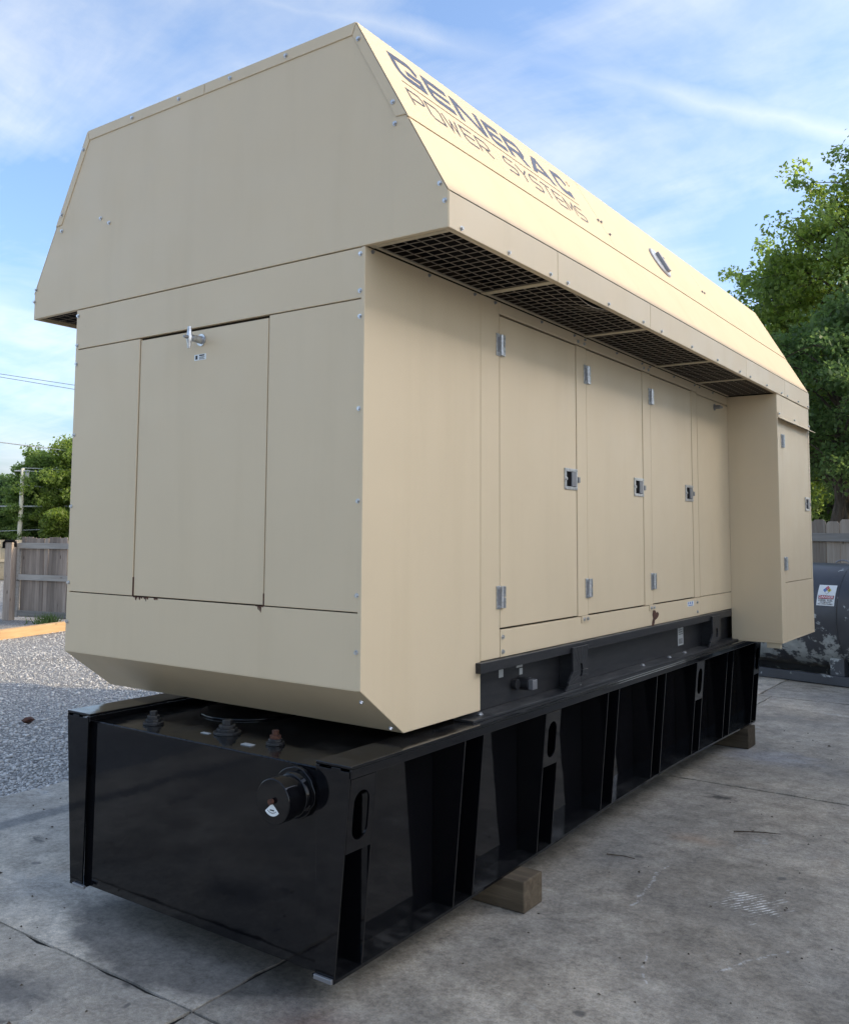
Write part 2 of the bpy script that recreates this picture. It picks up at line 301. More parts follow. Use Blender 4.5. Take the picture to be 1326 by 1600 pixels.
# peeling paint of the old fuel tank
m, t, b = new_mat('peeling_grey_paint', (0.07, 0.075, 0.085), 0.4); PEEL = m
p = objc(t); zc = nn(t, 'ShaderNodeSeparateXYZ'); t.links.new(p, zc.inputs[0])
pn = noise(t, p, 3.2, 9, 0.68, dist=0.2); pn2 = noise(t, p, 14, 6, 0.7)
bias = ramp(t, math_(t, 'ABSOLUTE', math_(t, 'SUBTRACT', zc.outputs[2], 0.40)), [(0.0, 0.10), (0.35, 0.0)])
pf = ramp(t, math_(t, 'ADD', math_(t, 'ADD', math_(t, 'MULTIPLY', pn, 0.68), math_(t, 'MULTIPLY', pn2, 0.32)), bias), [(0.580, 0.0), (0.612, 1.0)])
basec = ramp(t, noise(t, p, 2, 4), [(0.3, (0.042, 0.044, 0.05)), (0.7, (0.07, 0.074, 0.084))])
palec = ramp(t, noise(t, p, 9, 4), [(0.3, (0.30, 0.32, 0.31)), (0.7, (0.46, 0.48, 0.47))])
t.links.new(mix(t, pf, basec, palec), b.inputs['Base Color']); t.links.new(math_(t, 'ADD', math_(t, 'MULTIPLY', pf, 0.35), 0.35), b.inputs['Roughness'])
bump(t, b, math_(t, 'SUBTRACT', 1.0, pf), 0.3, 0.004)
SIDING, t, b = new_mat('tan_metal_siding', (0.66, 0.60, 0.50), 0.5)
ROOFM, t, b = new_mat('grey_metal_roofing', (0.32, 0.33, 0.34), 0.45)
GLASS, t, b = new_mat('dark_window_glass', (0.02, 0.025, 0.03), 0.08)

# ------------------------------------------------------------------ geometry helpers
class Geo:
    def __init__(s): s.v = []; s.f = []; s.m = []; s.cur = 0
    def mat(s, i): s.cur = i; return s
    def add(s, vs, fs):
        o = len(s.v); s.v += [tuple(x) for x in vs]
        for f in fs: s.f.append(tuple(i + o for i in f)); s.m.append(s.cur)
        return s
    def box(s, x0, x1, y0, y1, z0, z1):
        if x0 > x1: x0, x1 = x1, x0
        if y0 > y1: y0, y1 = y1, y0
        if z0 > z1: z0, z1 = z1, z0
        return s.add([(x0, y0, z0), (x1, y0, z0), (x1, y1, z0), (x0, y1, z0), (x0, y0, z1), (x1, y0, z1), (x1, y1, z1), (x0, y1, z1)],
                     [(0, 3, 2, 1), (4, 5, 6, 7), (0, 1, 5, 4), (1, 2, 6, 5), (2, 3, 7, 6), (3, 0, 4, 7)])
    def prism(s, pts, d):
        """extrude a planar 3-D outline along vector d"""
        n = len(pts); P = [Vector(q) for q in pts]; D = Vector(d)
        nrm = Vector((0, 0, 0))
        for i in range(n): nrm += P[i].cross(P[(i + 1) % n])
        if nrm.dot(D) > 0: P = P[::-1]
        vs = P + [q + D for q in P]
        fs = [tuple(range(n)), tuple(range(2 * n - 1, n - 1, -1))] + [(i, n + i, n + (i + 1) % n, (i + 1) % n) for i in range(n)]
        return s.add(vs, fs)
    def poly(s, pts): return s.add(pts, [tuple(range(len(pts)))])
    def cyl(s, a, b, r, n=12, r2=None, cap=True):
        a = Vector(a); b = Vector(b); d = (b - a).normalized(); r2 = r if r2 is None else r2
        u = d.orthogonal().normalized(); w = d.cross(u)
        vs = []
        for c, q in ((a, r), (b, r2)):
            for i in range(n):
                an = 2 * math.pi * i / n; vs.append(c + (u * math.cos(an) + w * math.sin(an)) * q)
        fs = [(i, (i + 1) % n, n + (i + 1) % n, n + i) for i in range(n)]
        if cap: fs += [tuple(range(n - 1, -1, -1)), tuple(range(n, 2 * n))]
        return s.add(vs, fs)
    def tube(s, path, rs, n=6):
        P = [Vector(q) for q in path]; rs = rs if isinstance(rs, (list, tuple)) else [rs] * len(P)
        vs = []; u = None
        for i, c in enumerate(P):
            d = (P[min(i + 1, len(P) - 1)] - P[max(i - 1, 0)]).normalized()
            u = d.orthogonal().normalized() if u is None else (u - d * u.dot(d)).normalized()
            w = d.cross(u)
            for k in range(n):
                an = 2 * math.pi * k / n; vs.append(c + (u * math.cos(an) + w * math.sin(an)) * rs[i])
        fs = [(i * n + k, i * n + (k + 1) % n, (i + 1) * n + (k + 1) % n, (i + 1) * n + k) for i in range(len(P) - 1) for k in range(n)]
        fs += [tuple(range(n - 1, -1, -1)), tuple(range((len(P) - 1) * n, len(P) * n))]
        return s.add(vs, fs)
    def shift(s, d): s.v = [(x - d[0], y - d[1], z - d[2]) for x, y, z in s.v]; return s
    def mesh(s, name, mats):
        me = bpy.data.meshes.new(name); me.from_pydata(s.v, [], s.f)
        for q in mats: me.materials.append(q)
        if len(mats) > 1: me.polygons.foreach_set('material_index', s.m)
        me.update(); return me

def link(name, data, parent=None, loc=(0, 0, 0), bev=0.0, smooth=False):
    o = bpy.data.objects.new(name, data); COL.objects.link(o); o.location = loc
    if parent is not None: o.parent = parent
    if smooth:
        for q in data.polygons: q.use_smooth = True
    if bev:
        md = o.modifiers.new('bevel', 'BEVEL'); md.width = bev; md.segments = 2; md.limit_method = 'ANGLE'; md.angle_limit = rad(30)
    return o
def part(name, geo, mat, parent, base=(0, 0, 0), bev=0.0, smooth=False, label=None, stuff=False):
    mats = mat if isinstance(mat, (list, tuple)) else [mat]
    o = link(name, geo.shift(base).mesh(name, mats), parent, (0, 0, 0), bev, smooth)
    if label: o['label'] = label
    if stuff: o['kind'] = 'stuff'
    return o
def thing(name, label, cat, loc=(0, 0, 0), rotz=0.0, group=None):
    o = bpy.data.objects.new(name, None); COL.objects.link(o); o.location = loc; o.rotation_euler = (0, 0, rotz); o.empty_display_size = 0.2
    o['label'] = label; o['category'] = cat
    if group: o['group'] = group
    return o
def tag(o, label=None, cat=None, group=None, kind=None):
    for k, v in (('label', label), ('category', cat), ('group', group), ('kind', kind)):
        if v: o[k] = v
    return o
def arc_smooth(me, ang=35):
    for q in me.polygons: q.use_smooth = True
    try: me.set_sharp_from_angle(angle=rad(ang))
    except Exception: pass

# ------------------------------------------------------------------ ground
g = Geo(); Rg = 900
xs = [-Rg, -60, -20, 20, 60, Rg]
for i in range(5):
    for j in range(5): g.add([(xs[i], xs[j], -0.012), (xs[i + 1], xs[j], -0.012), (xs[i + 1], xs[j + 1], -0.012), (xs[i], xs[j + 1], -0.012)], [(0, 1, 2, 3)])
tag(part('ground', g, GRAV, None), kind='structure')

pad = bpy.data.objects.new('concrete_pad', None); COL.objects.link(pad); pad['kind'] = 'structure'
rows = [(-9.4, -4.9, -0.45), (-4.9, -0.45, -0.45), (-0.45, 4.10, -0.45), (4.10, 8.25, -0.45), (8.25, 12.9, -0.60)]
for (ya, yb, xm) in rows:
    cols = [-3.64, xm, xm + 3.2, xm + 6.4, 9.0]
    for i in range(len(cols) - 1):
        gq = 0.0055
        g = Geo(); zt = random.uniform(-0.003, 0.003)
        x0, x1, y0, y1 = cols[i] + gq, cols[i + 1] - gq, ya + (.012 if ya == 4.10 else gq), yb - (.010 if yb == 4.10 else gq)
        # wavy, slightly chipped slab outline
        pts = []
        def edge(p0, p1):
            L = math.hypot(p1[0] - p0[0], p1[1] - p0[1]); n = max(2, int(L / 0.12))
            ux, uy = (p1[0] - p0[0]) / L, (p1[1] - p0[1]) / L
            for k in range(n):
                j = (random.random() ** 5) * 0.020 if 0 < k else 0.0
                pts.append((p0[0] + (p1[0] - p0[0]) * k / n - uy * j, p0[1] + (p1[1] - p0[1]) * k / n + ux * j, 0.0 + zt))
        edge((x0, y0), (x1, y0)); edge((x1, y0), (x1, y1)); edge((x1, y1), (x0, y1)); edge((x0, y1), (x0, y0))
        g.prism(pts, (0, 0, -0.10))
        ob = part('slab', g, CONC, pad)
        k_ = {(2, 0): 1.45, (4, 0): 1.4, (1, 0): 1.12}.get((rows.index((ya, yb, xm)), i), 1.0); ob.color = (k_, k_, k_ * .99, 1)   # left-hand slabs multiplied paler
# soil packed in the joints
g = Geo(); g.box(-3.62, 8.98, -9.38, 12.88, -0.10, -0.0105)
JOINT, t, b = new_mat('joint_dirt', (0.035, 0.032, 0.028), 0.95, spec=0.1)
o = part('joint_filler', g, JOINT, pad)

# gravel stones, nearest part of the yard
nst = 26000
ico = []
phi = (1 + 5 ** .5) / 2
iv = np.array([(-1, phi, 0), (1, phi, 0), (-1, -phi, 0), (1, -phi, 0), (0, -1, phi), (0, 1, phi), (0, -1, -phi), (0, 1, -phi), (phi, 0, -1), (phi, 0, 1), (-phi, 0, -1), (-phi, 0, 1)]) / 1.9
ifc = np.array([(0, 11, 5), (0, 5, 1), (0, 1, 7), (0, 7, 10), (0, 10, 11), (1, 5, 9), (5, 11, 4), (11, 10, 2), (10, 7, 6), (7, 1, 8), (3, 9, 4), (3, 4, 2), (3, 2, 6), (3, 6, 8), (3, 8, 9), (4, 9, 5), (2, 4, 11), (6, 2, 10), (8, 6, 7), (9, 8, 1)])
# denser close to the camera
tt = rng.random(nst) ** 1.5
xx = -3.62 - tt * 9.0 + rng.normal(0, 0.03, nst); yy = 0.2 + rng.random(nst) * (2.8 + tt * 6.2) + tt * 1.5
rr_ = rng.uniform(0.006, 0.015, nst) * (1 + 0.8 * (rng.random(nst) > 0.95))
sc = rr_[:, None] * rng.uniform(0.7, 1.25, (nst, 3)); sc[:, 2] *= 0.65
an = rng.random(nst) * 6.283; ca, sa = np.cos(an), np.sin(an)
V = iv[None] * sc[:, None, :] * rng.uniform(0.8, 1.2, (nst, 12, 1))
Vx = V[:, :, 0] * ca[:, None] - V[:, :, 1] * sa[:, None] + xx[:, None]; Vy = V[:, :, 0] * sa[:, None] + V[:, :, 1] * ca[:, None] + yy[:, None]
Vz = V[:, :, 2] - 0.012 + rr_[:, None] * 0.25
Fv = (ifc[None] + (np.arange(nst) * 12)[:, None, None]).reshape(-1, 3)
def np_mesh(name, verts, faces, mats):
    me = bpy.data.meshes.new(name); nv, nf, k = len(verts), len(faces), faces.shape[1]
    me.vertices.add(nv); me.vertices.foreach_set('co', np.ascontiguousarray(verts, dtype=np.float32).ravel())
    me.loops.add(nf * k); me.loops.foreach_set('vertex_index', np.ascontiguousarray(faces, dtype=np.int32).ravel())
    me.polygons.add(nf); me.polygons.foreach_set('loop_start', np.arange(0, nf * k, k, dtype=np.int32))
    for q in mats: me.materials.append(q)
    me.update(calc_edges=True); me.validate(); return me
o = link('gravel', np_mesh('gravel', np.stack([Vx, Vy, Vz], -1).reshape(-1, 3), Fv, [STONE])); tag(o, 'loose pale grey gravel stones scattered beside the concrete pad', 'gravel', kind='stuff')

# ------------------------------------------------------------------ workshop (outside the frame on the right, its shade lies over the yard)
XB, HB = 9.0, 3.225 + (9.0 - 0.415) / math.sin(rad(SUN_AZ)) * math.tan(rad(SUN_EL))
ws = thing('workshop', 'long tan metal workshop building standing along the right side of the yard', 'building', (XB, 12, 0))
g = Geo()
y = 2.5
while y < 24:
    g.box(XB + 0.0, XB + 10, y, y + 0.30, -0.05, HB - 0.12); g.box(XB - 0.04, XB, y + 0.30, y + 0.36, -0.05, HB - 0.12); g.box(XB, XB + 10, y + 0.30, y + 0.36, -0.05, HB - 0.12); y += 0.36
part('wall', g, SIDING, ws, (XB, 12, 0))
g = Geo(); g.box(XB - 0.0, XB + 10.1, 2.3, 24.4, HB - 0.12, HB); part('roof', g, ROOFM, ws, (XB, 12, 0))
for yd in (5.5, 11.5, 17.5):
    g = Geo(); g.box(XB - 0.10, XB - 0.045, yd, yd + 3.6, 0.0, 3.8)
    part('roller_door', g, ROOFM, ws, (XB, 12, 0))

# ------------------------------------------------------------------ generator enclosure
ZR, ZET, ZEB = 4.034, 3.185, 3.037
XR, XL, ER, EL = -0.062, -1.95, 0.415, -2.411
LEN, BX = 6.374, 5.166
ZS1, ZS2, ZB1, ZB0, ZSK, ZD1, ZD0 = 2.815, 1.505, 1.192, 0.976, 1.209, 2.968, 1.355
GB = (-1.0, 3.0, 0.945)
gen = thing('generator_enclosure', 'large tan standby generator housing with a sloped overhanging hood, standing on the black tank', 'generator', GB)
TN = (TAN,)
def gp(name, geo, mat=TAN, bev=0.0025, parent=gen, **k): return part(name, geo, mat, parent, GB, bev, **k)

# dark backing that gives the panel gaps their shade by colour
g = Geo(); g.box(-1.97, -0.026, 0.028, 6.34, 1.215, 3.03); g.prism([(XL + .03, 0.03, ZR - .03), (XR - .03, 0.03, ZR - .03), (-0.06, 0.03, 3.031), (-1.94, 0.03, 3.031)], (0, 6.3, 0))
gp('gap_backing', g, GAP, 0)
# hood end panels
def endpoly(y, inset=0.0):
    return [(XL, y, ZR - 0.004), (XR, y, ZR - 0.004), (ER - 0.003, y, ZET), (ER - 0.003, y, ZEB + .002), (EL + 0.003, y, ZEB + .002), (EL + 0.003, y, ZET)]
hood = gp('hood_end_panel', Geo().prism(endpoly(0.0), (0, 0.025, 0)))
gp('hood_end_panel', Geo().prism(endpoly(LEN), (0, -0.025, 0)))
# folded trim along the top of the near end
def strip(p0, p1, q1, q0, d=(0, -0.005, 0)): return Geo().prism([p0, p1, q1, q0], d)
gp('ridge_trim', strip((XL - .002, 0, ZR + .004), (-1.0145, 0, ZR + .004), (-1.0145, 0, 3.985), (XL + .016, 0, 3.985)))
gp('ridge_trim', strip((-1.0115, 0, ZR + .004), (XR + .002, 0, ZR + .004), (XR - .020, 0, 3.985), (-1.0115, 0, 3.985)))
gp('corner_trim', strip((XR + .005, 0, ZR + .004), (0.216, 0, 3.552), (0.156, 0, 3.556), (XR - .018, 0, 3.983)))
gp('corner_trim', strip((XL - .005, 0, ZR + .004), (-2.221, 0, 3.545), (-2.167, 0, 3.549), (XL + .014, 0, 3.983)))
# roof skins
nR = Vector((0.8718, 0, 0.4898)); dR = Vector((-0.4898, 0, 0.8718)); P0 = Vector((XR, 0, ZR))
def slope_pt(u, v, off=0.0): return P0 + Vector((0, u, 0)) + dR * v + nR * off
VM = -0.567; VE = -0.974
skin = []
for (u0, u1) in ((-0.005, 2.1885), (2.1915, 4.1785), (4.1815, LEN + .005)):
    skin.append(gp('roof_panel', Geo().prism([slope_pt(u0, 0.0), slope_pt(u1, 0.0), slope_pt(u1, VM), slope_pt(u0, VM)], nR * 0.006), TAN_ROOF, bev=0.0015))
gp('roof_panel', Geo().prism([slope_pt(0, VM - .004), slope_pt(LEN, VM - .004), slope_pt(LEN, VE + .0075), slope_pt(0, VE + .0075)], nR * 0.0025), TAN_ROOF, bev=0.001)
g = Geo(); g.prism([(XL, -0.005, ZR), (XR, -0.005, ZR), (XR, -0.005, ZR + .006), (XL, -0.005, ZR + .006)], (0, LEN + .01, 0)); gp('roof_top', g)
nL = Vector((-0.8787, 0, 0.4773))
g = Geo(); g.prism([(XL, 0, ZR), (XL, LEN, ZR), (EL, LEN, ZET), (EL, 0, ZET)], nL * 0.005); gp('roof_panel', g)
# eave boards
for (y0, y1) in ((0.002, 0.968), (0.972, 2.195), (2.199, 4.221), (4.225, 5.425), (5.429, LEN)):
    g = Geo(); g.box(ER - 0.008, ER + .0012, y0, y1, ZEB, ZET + 0.0012)
    g.box(ER - 0.03, ER - 0.0085, y0, y1, ZEB, ZEB + 0.006)
    gp('eave_board', g, bev=0.0055)
g = Geo(); g.box(EL, EL + 0.008, 0.002, LEN, ZEB, ZET); gp('eave_board', g)
# eave soffit: frame bars, wire mesh, black sheets above that stand in for the hood's inner shade
g = Geo(); g.box(-0.02, ER - 0.01, 0.026, BX + 1.1, ZEB + 0.075, ZEB + 0.09); gp('soffit_dark_sheet', g, VOID, 0)
g = Geo(); g.box(EL + .009, -1.98, 0.026, LEN - .03, ZEB + 0.022, ZEB + 0.035); gp('soffit_dark_sheet', g, VOID, 0)
bars = [0.03, 0.97, 2.197, 3.42, 4.30]
for yb_ in bars[1:]:
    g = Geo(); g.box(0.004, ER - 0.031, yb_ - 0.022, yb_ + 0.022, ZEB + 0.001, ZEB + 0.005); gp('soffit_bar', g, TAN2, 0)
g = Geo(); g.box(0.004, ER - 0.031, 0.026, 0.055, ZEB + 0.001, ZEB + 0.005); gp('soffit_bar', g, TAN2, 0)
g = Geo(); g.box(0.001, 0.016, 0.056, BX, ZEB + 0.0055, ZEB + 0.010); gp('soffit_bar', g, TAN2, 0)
def mesh_grille(x0, x1, y0, y1, z, dent=None):
    g = Geo(); st = 0.066; r = 0.0021 if x0 > -1 else 0.0013
    def zf(x, y):
        if dent is None: return z
        a = math.exp(-((y - dent[0]) / dent[1]) ** 2) * max(0, (x - x0) / (x1 - x0)) ** 3
        return z - dent[2] * a
    nx = round((x1 - x0) / st); ny = round((y1 - y0) / st)
    for i in range(nx + 1):
        x = x0 + (x1 - x0) * i / nx
        k = 24 if dent else 1
        g.tube([(x, y0 + (y1 - y0) * j / k, zf(x, y0 + (y1 - y0) * j / k)) for j in range(k + 1)], r, 4)
    for j in range(ny + 1):
        y = y0 + (y1 - y0) * j / ny; k = 8 if dent else 1
        g.tube([(x0 + (x1 - x0) * i / k, y, zf(x0 + (x1 - x0) * i / k, y) - 0.004) for i in range(k + 1)], r, 4)
    return g
edges = bars + [BX]
for i in range(len(edges) - 1):
    gp('mesh_grille', mesh_grille(0.012, ER - 0.028, edges[i] + .02, edges[i + 1] - .02, ZEB + 0.014, (1.42, 0.22, 0.035) if i == 1 else None), WIRE, 0)
gp('mesh_grille', mesh_grille(EL + .02, -2.01, 0.05, 2.5, ZEB + 0.008), WIRE, 0)

# end wall below the hood
def endpan(x0, x1, z0, z1, y=0.002, th=0.02): return Geo().box(x0, x1, y, y + th, z0, z1)
q = 0.0025
gp('end_panel', endpan(-2 + .001, -.001, ZS1 + q, ZEB - q))
gp('end_panel', endpan(-2 + .001, -1.452 - q, ZS2 + q, ZS1 - q))
gp('end_panel', endpan(-0.5485 + q, -.001, ZS2 + q, ZS1 - q))
edoor = gp('end_door', endpan(-1.449 + q, -0.551 - q, ZS2 + .004, ZS1 - .012, y=0.0045))
gp('end_panel', endpan(-2 + .001, -.001, ZB1, ZS2 - q))
gp('end_bevel_panel', Geo().prism([(-2 + .001, 0.002, ZB1 - .0015), (-.001, 0.002, ZB1 - .0015), (-.001, 0.306, ZB0), (-2 + .001, 0.306, ZB0)], Vector((0, 0.57, 0.82)) * 0.02))
g = Geo(); g.box(-1.999, -.001, 0.308, 0.950, ZB0 + .0, ZB0 + .012); gp('floor_plate', g)
g = Geo(); g.box(-1.99, -0.012, 0.03, 0.94, ZB0 + 0.05 + .18, 1.214); gp('gap_backing', g, GAP, 0)

# long side wall
def side(name, y0, y1, z0, z1, x=0.0, th=0.022, **k):
    return gp(name, Geo().box(x - th, x, y0, y1, z0, z1), **k)
gp('side_panel', Geo().prism([(0, 0.0, ZEB - .001), (0, 0.0, ZB1), (0, 0.306, ZB0), (0, 0.9505, ZB0), (0, 0.9505, ZEB - .001)], (-0.020, 0, 0)))
side('side_post', 0.9545, 1.142, ZSK + .002, ZEB - .001)
side('header_panel', 1.1455, 4.325, ZD1 + .006, ZEB - .001)
side('header_panel', 4.3295, BX, 2.962, ZEB - .001)
D1 = (1.147, 2.0755); D2 = (2.2215, 3.151); D3 = (3.306, 4.195)
side('side_post', D1[1] + q, D2[0] - q, ZD0 - .004, ZD1 + .001)
side('side_post', D2[1] + q, D3[0] - q, ZD0 - .004, ZD1 + .001)
side('side_post', D3[1] + q, 4.327, ZD0 - .004, ZD1 + .001)
doors = [side('side_door', a + q, b_ - .007, ZD0 + .002, ZD1 - .004, x=-0.0015, th=0.02) for a, b_ in (D1, D2, D3)]
apanel = side('access_panel', 4.3315, BX - .003, ZD0, 2.955, x=0.001)
side('skirt_panel', 1.1455, 3.290, ZSK + .002, ZD0 - .008, x=0.003)
side('skirt_panel', 3.294, 4.322, ZSK + .002, ZD0 - .008, x=0.003)
side('skirt_panel', 4.3285, BX - .003, ZSK + .002, ZD0 - .005, x=0.001)
for yb_ in (2.165, 3.268):
    g = Geo(); g.box(0.0035, 0.0085, yb_ - .055, yb_ + .055, 1.312, 1.352)
    gp('joint_bracket', g, bev=0.001)
# rusty flaked patch by the second joint
g = Geo()
pts = []
for k in range(26):
    a = 2 * math.pi * k / 26; r0 = 1 + 0.35 * math.sin(3 * a + 1) + random.uniform(-.22, .22)
    pts.append((0.0045, 3.315 + 0.055 * r0 * math.cos(a) + 0.02 * math.sin(a), 1.262 + 0.05 * r0 * math.sin(a)))
g.prism(pts, (0.0008, 0, 0)); gp('rust_patch', g, RUSTM, 0)
# hidden side and far end walls
gp('side_panel', Geo().box(-2.0, -1.978, 0.003, LEN - .03, 1.2, ZEB - .001))
gp('end_panel', endpan(-2, 0, 1.2, ZEB - .003, y=LEN - 0.028))

# projecting control cabinet at the far end
X1 = 0.408
gp('cabinet_side', Geo().box(-.0015, X1 - .002, BX, BX + .02, 0.959, ZEB - .001))
gp('cabinet_side', Geo().box(0.0, X1 - .002, LEN - .02, LEN, 0.959, ZEB - .001))
g = Geo(); g.box(X1 - .02, X1, BX + .001, 5.318, 0.96, ZEB - .001); g.box(X1 - .02, X1, 6.318, LEN - .001, 0.96, ZEB - .001)
g.box(X1 - .02, X1, 5.3181, 6.3179, 0.96, 1.437)
gp('cabinet_front', g, bev=0.002)
gp('cabinet_panel', Geo().box(X1 - .018, X1 - .0005, 5.322, 6.314, 2.84, ZEB - .002), bev=0.002)
cdoor = gp('cabinet_door', Geo().box(X1 - .018, X1 - .001, 5.322, 6.309, 1.443, 2.83), bev=0.002)
g = Geo(); g.prism([(X1 + .001, 5.19, 2.885), (X1 + .001, 5.19, 2.835), (X1 + .055, 5.19, 2.805), (X1 + .058, 5.19, 2.811), (X1 + .006, 5.19, 2.842), (X1 + .006, 5.19, 2.885)], (0, 1.18, 0)); gp('rain_gutter', g, bev=0.0015)
g = Geo(); g.box(0.001, X1 + .003, BX - .003, LEN, 0.944, 0.9585); gp('cabinet_floor', g)
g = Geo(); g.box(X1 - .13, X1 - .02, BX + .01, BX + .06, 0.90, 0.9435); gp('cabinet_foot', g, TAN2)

# hinges and latches (sub-parts of the doors)
def hinge_geo():
    g = Geo(); g.mat(0); g.box(0.0, 0.005, -0.042, -0.004, -0.058, 0.058); g.box(0.001, 0.014, 0.006, 0.036, -0.055, -0.002); g.box(0.001, 0.014, 0.006, 0.036, 0.002, 0.055)
    g.cyl((0.011, 0.002, -0.054), (0.011, 0.002, 0.054), 0.0085, 10)
    g.mat(1); g.box(0.005, 0.0065, -0.033, -0.012, -0.040, 0.040)
    g.mat(0); g.cyl((0.005, -0.022, 0.046), (0.009, -0.022, 0.046), 0.008, 8); g.cyl((0.005, -0.022, -0.046), (0.009, -0.022, -0.046), 0.008, 8)
    return g
hm = hinge_geo().mesh('hinge', [ZINC, DARKZ])
def hinge(door, x, y, z):
    return link('hinge', hm, door, (x - GB[0], y - GB[1], z - GB[2]), bev=0.0012)
for dr, (a, b_) in zip(doors, (D1, D2, D3)):
    hinge(dr, 0.0005, a, 2.808); hinge(dr, 0.0005, a, 1.512)
hinge(cdoor, X1 + .0015, 5.322, 2.645); hinge(cdoor, X1 + .0015, 5.322, 1.60)
def latch_geo():
    g = Geo(); w, h_ = 0.086, 0.062
    g.mat(0)
    o = [(-w, -h_), (w, -h_), (w, h_), (-w, h_)]; i_ = [(-.062, -.044), (.070, -.044), (.070, .044), (-.062, .044)]
    for k in range(4):
        a, b2, c2, d2 = o[k], o[(k + 1) % 4], i_[(k + 1) % 4], i_[k]
        g.prism([(0, a[0], a[1]), (0, b2[0], b2[1]), (0, c2[0], c2[1]), (0, d2[0], d2[1])], (0.006, 0, 0))
    g.mat(1); g.box(-0.0015, 0.0005, -.062, .070, -.044, .044)
    g.mat(2); g.box(0.0015, 0.0095, 0.002, 0.062, -.041, .041)
    g.mat(0); g.cyl((0.006, -0.072, 0.0), (0.013, -0.072, 0.0), 0.010, 10)
    for yy_ in (-.076, .076):
        for z_ in (-.053, .053): g.cyl((0.006, yy_, z_), (0.0085, yy_, z_), 0.006, 8)
    g.mat(2); g.box(0.0, 0.009, 0.092, 0.118, -.016, .016)
    return g
lm = latch_geo().mesh('latch', [ZINC, VOID, DARKZ])
for dr, y in zip(doors, (1.988, 3.062, 4.108)): link('latch', lm, dr, (-0.001 - GB[0], y - GB[1], 2.156 - GB[2]), bev=0.001)
link('latch', lm, cdoor, (X1 + .0015 - GB[0], 6.205 - GB[1], 2.13 - GB[2]), bev=0.001)
# turn handle on the end door
g = Geo(); c0 = Vector((-0.995, 0.0045, 2.752)); dv = Vector((-0.0, -1, 0.0))
g.cyl(c0, c0 + dv * 0.006, 0.030, 16); g.cyl(c0 + dv * .006, c0 + dv * 0.062, 0.019, 14, 0.016); g.cyl(c0 + dv * .06, c0 + dv * .085, 0.012, 12)
hc = c0 + dv * 0.078
g.tube([hc + Vector((0, 0, -.052)), hc + Vector((0, 0, -.02)), hc, hc + Vector((0, 0, .02)), hc + Vector((0, 0, .052))], [0.008, 0.012, 0.016, 0.012, 0.009], 8)
g.mat(1); g.cyl(hc + dv * .012, hc + dv * .034, 0.010, 10, 0.006)
th_ = part('turn_handle', g, [ZINC, DARKZ], edoor, GB, smooth=False); arc_smooth(th_.data)
g = Geo(); g.mat(0); g.box(-1.043, -0.960, 0.0035, 0.0043, 2.655, 2.684)
g.mat(1); g.box(-1.034, -1.020, 0.0028, 0.0034, 2.660, 2.679); g.box(-1.008, -0.972, 0.0028, 0.0034, 2.675, 2.681)
for k in range(3): g.box(-1.008, -0.970 - .006 * (k % 2), 0.0028, 0.0034, 2.659 + k * 0.005, 2.661 + k * .005)
part('warning_sticker', g, [WHITE, INK], edoor, GB)
# rust bleeding out of the end door joint
g = Geo()
for (xa, xb_) in ((-1.448, -1.33), (-1.29, -1.26), (-0.60, -0.552)):
    x = xa
    while x < xb_:
        w = random.uniform(.006, .016); h_ = random.uniform(.006, .030) * random.random() + .004; g.prism([(x, .002, 1.5055), (x + w, .002, 1.5055), (x + w * .8, .002, 1.5055 - h_), (x + w * .2, .002, 1.5055 - h_ * .7)], (0, -0.0008, 0)); x += w
g.box(-1.4535, -1.4475, 0.001, 0.006, 1.505, 1.60); g.box(-0.5525, -0.5465, 0.001, 0.006, 1.505, 1.56)
gp('rust_streak', g, RUSTM, 0, stuff=True)
# knob on the access panel, sticker on the skirt
g = Geo(); k0 = Vector((0.001, 4.79, 2.905)); kx = Vector((1, 0, 0)); g.cyl(k0, k0 + kx * .006, .028, 14); g.cyl(k0 + kx * .006, k0 + kx * .05, .016, 12); g.tube([k0 + kx * .05 + Vector((0, -.035, 0)), k0 + kx * .05 + Vector((0, .035, 0))], .011, 8)
o = part('turn_handle', g, DARKZ, apanel, GB); arc_smooth(o.data)
g = Geo(); g.mat(0); g.box(.0032, .004, 4.012, 4.162, 1.294, 1.330); g.mat(1)
for k in range(3): g.box(.0041, .0045, 4.03 + k * .042, 4.05 + k * .042, 1.309, 1.327)
g.box(.0041, .0045, 4.03, 4.14, 1.298, 1.303)
gp('sticker', g, [WHITE, BLUE], 0)

# screws: too small to take singly
def screws(name, pts, axis, r=0.0085, parent=gen, mat=ZINC):
    g = Geo(); ax = Vector(axis)
    for p_ in pts:
        p_ = Vector(p_) ; g.cyl(p_, p_ + ax * 0.003, r * 1.25, 10); g.cyl(p_ + ax * 0.003, p_ + ax * 0.010, r * .8, 6)
    return gp(name, g, mat, 0, parent=parent, stuff=True)
EN = [(-0.468, 4.012), (-0.83, 4.012), (-1.197, 4.012), (-1.565, 4.012), (-0.045, 3.956), (0.142, 3.621), (-1.983, 3.941), (-2.164, 3.606)]
screws('screws', [(x, -0.0052, z) for x, z in EN] + [(x, -0.0002, z) for x, z in [(0.15, 3.528), (0.373, 3.223), (0.397, 3.148), (-2.165, 3.513), (-2.392, 3.209), (-2.405, 3.14), (-1.811, 3.516), (-1.737, 3.477)]]
       + [(-0.024, 0.0018, z) for z in (3.007, 2.848, 2.738, 2.348, 1.963, 1.576, 1.346)] + [(-1.985, 0.0018, z) for z in (3.002, 2.838, 2.735, 2.345, 1.96, 1.553, 1.346)], (0, -1, 0))
FY = [0.092, 0.484, 0.888, 1.075, 1.577, 2.077, 2.375, 2.937, 3.488, 4.04, 4.319, 4.814, 5.30, 5.504, 5.915, 6.30]
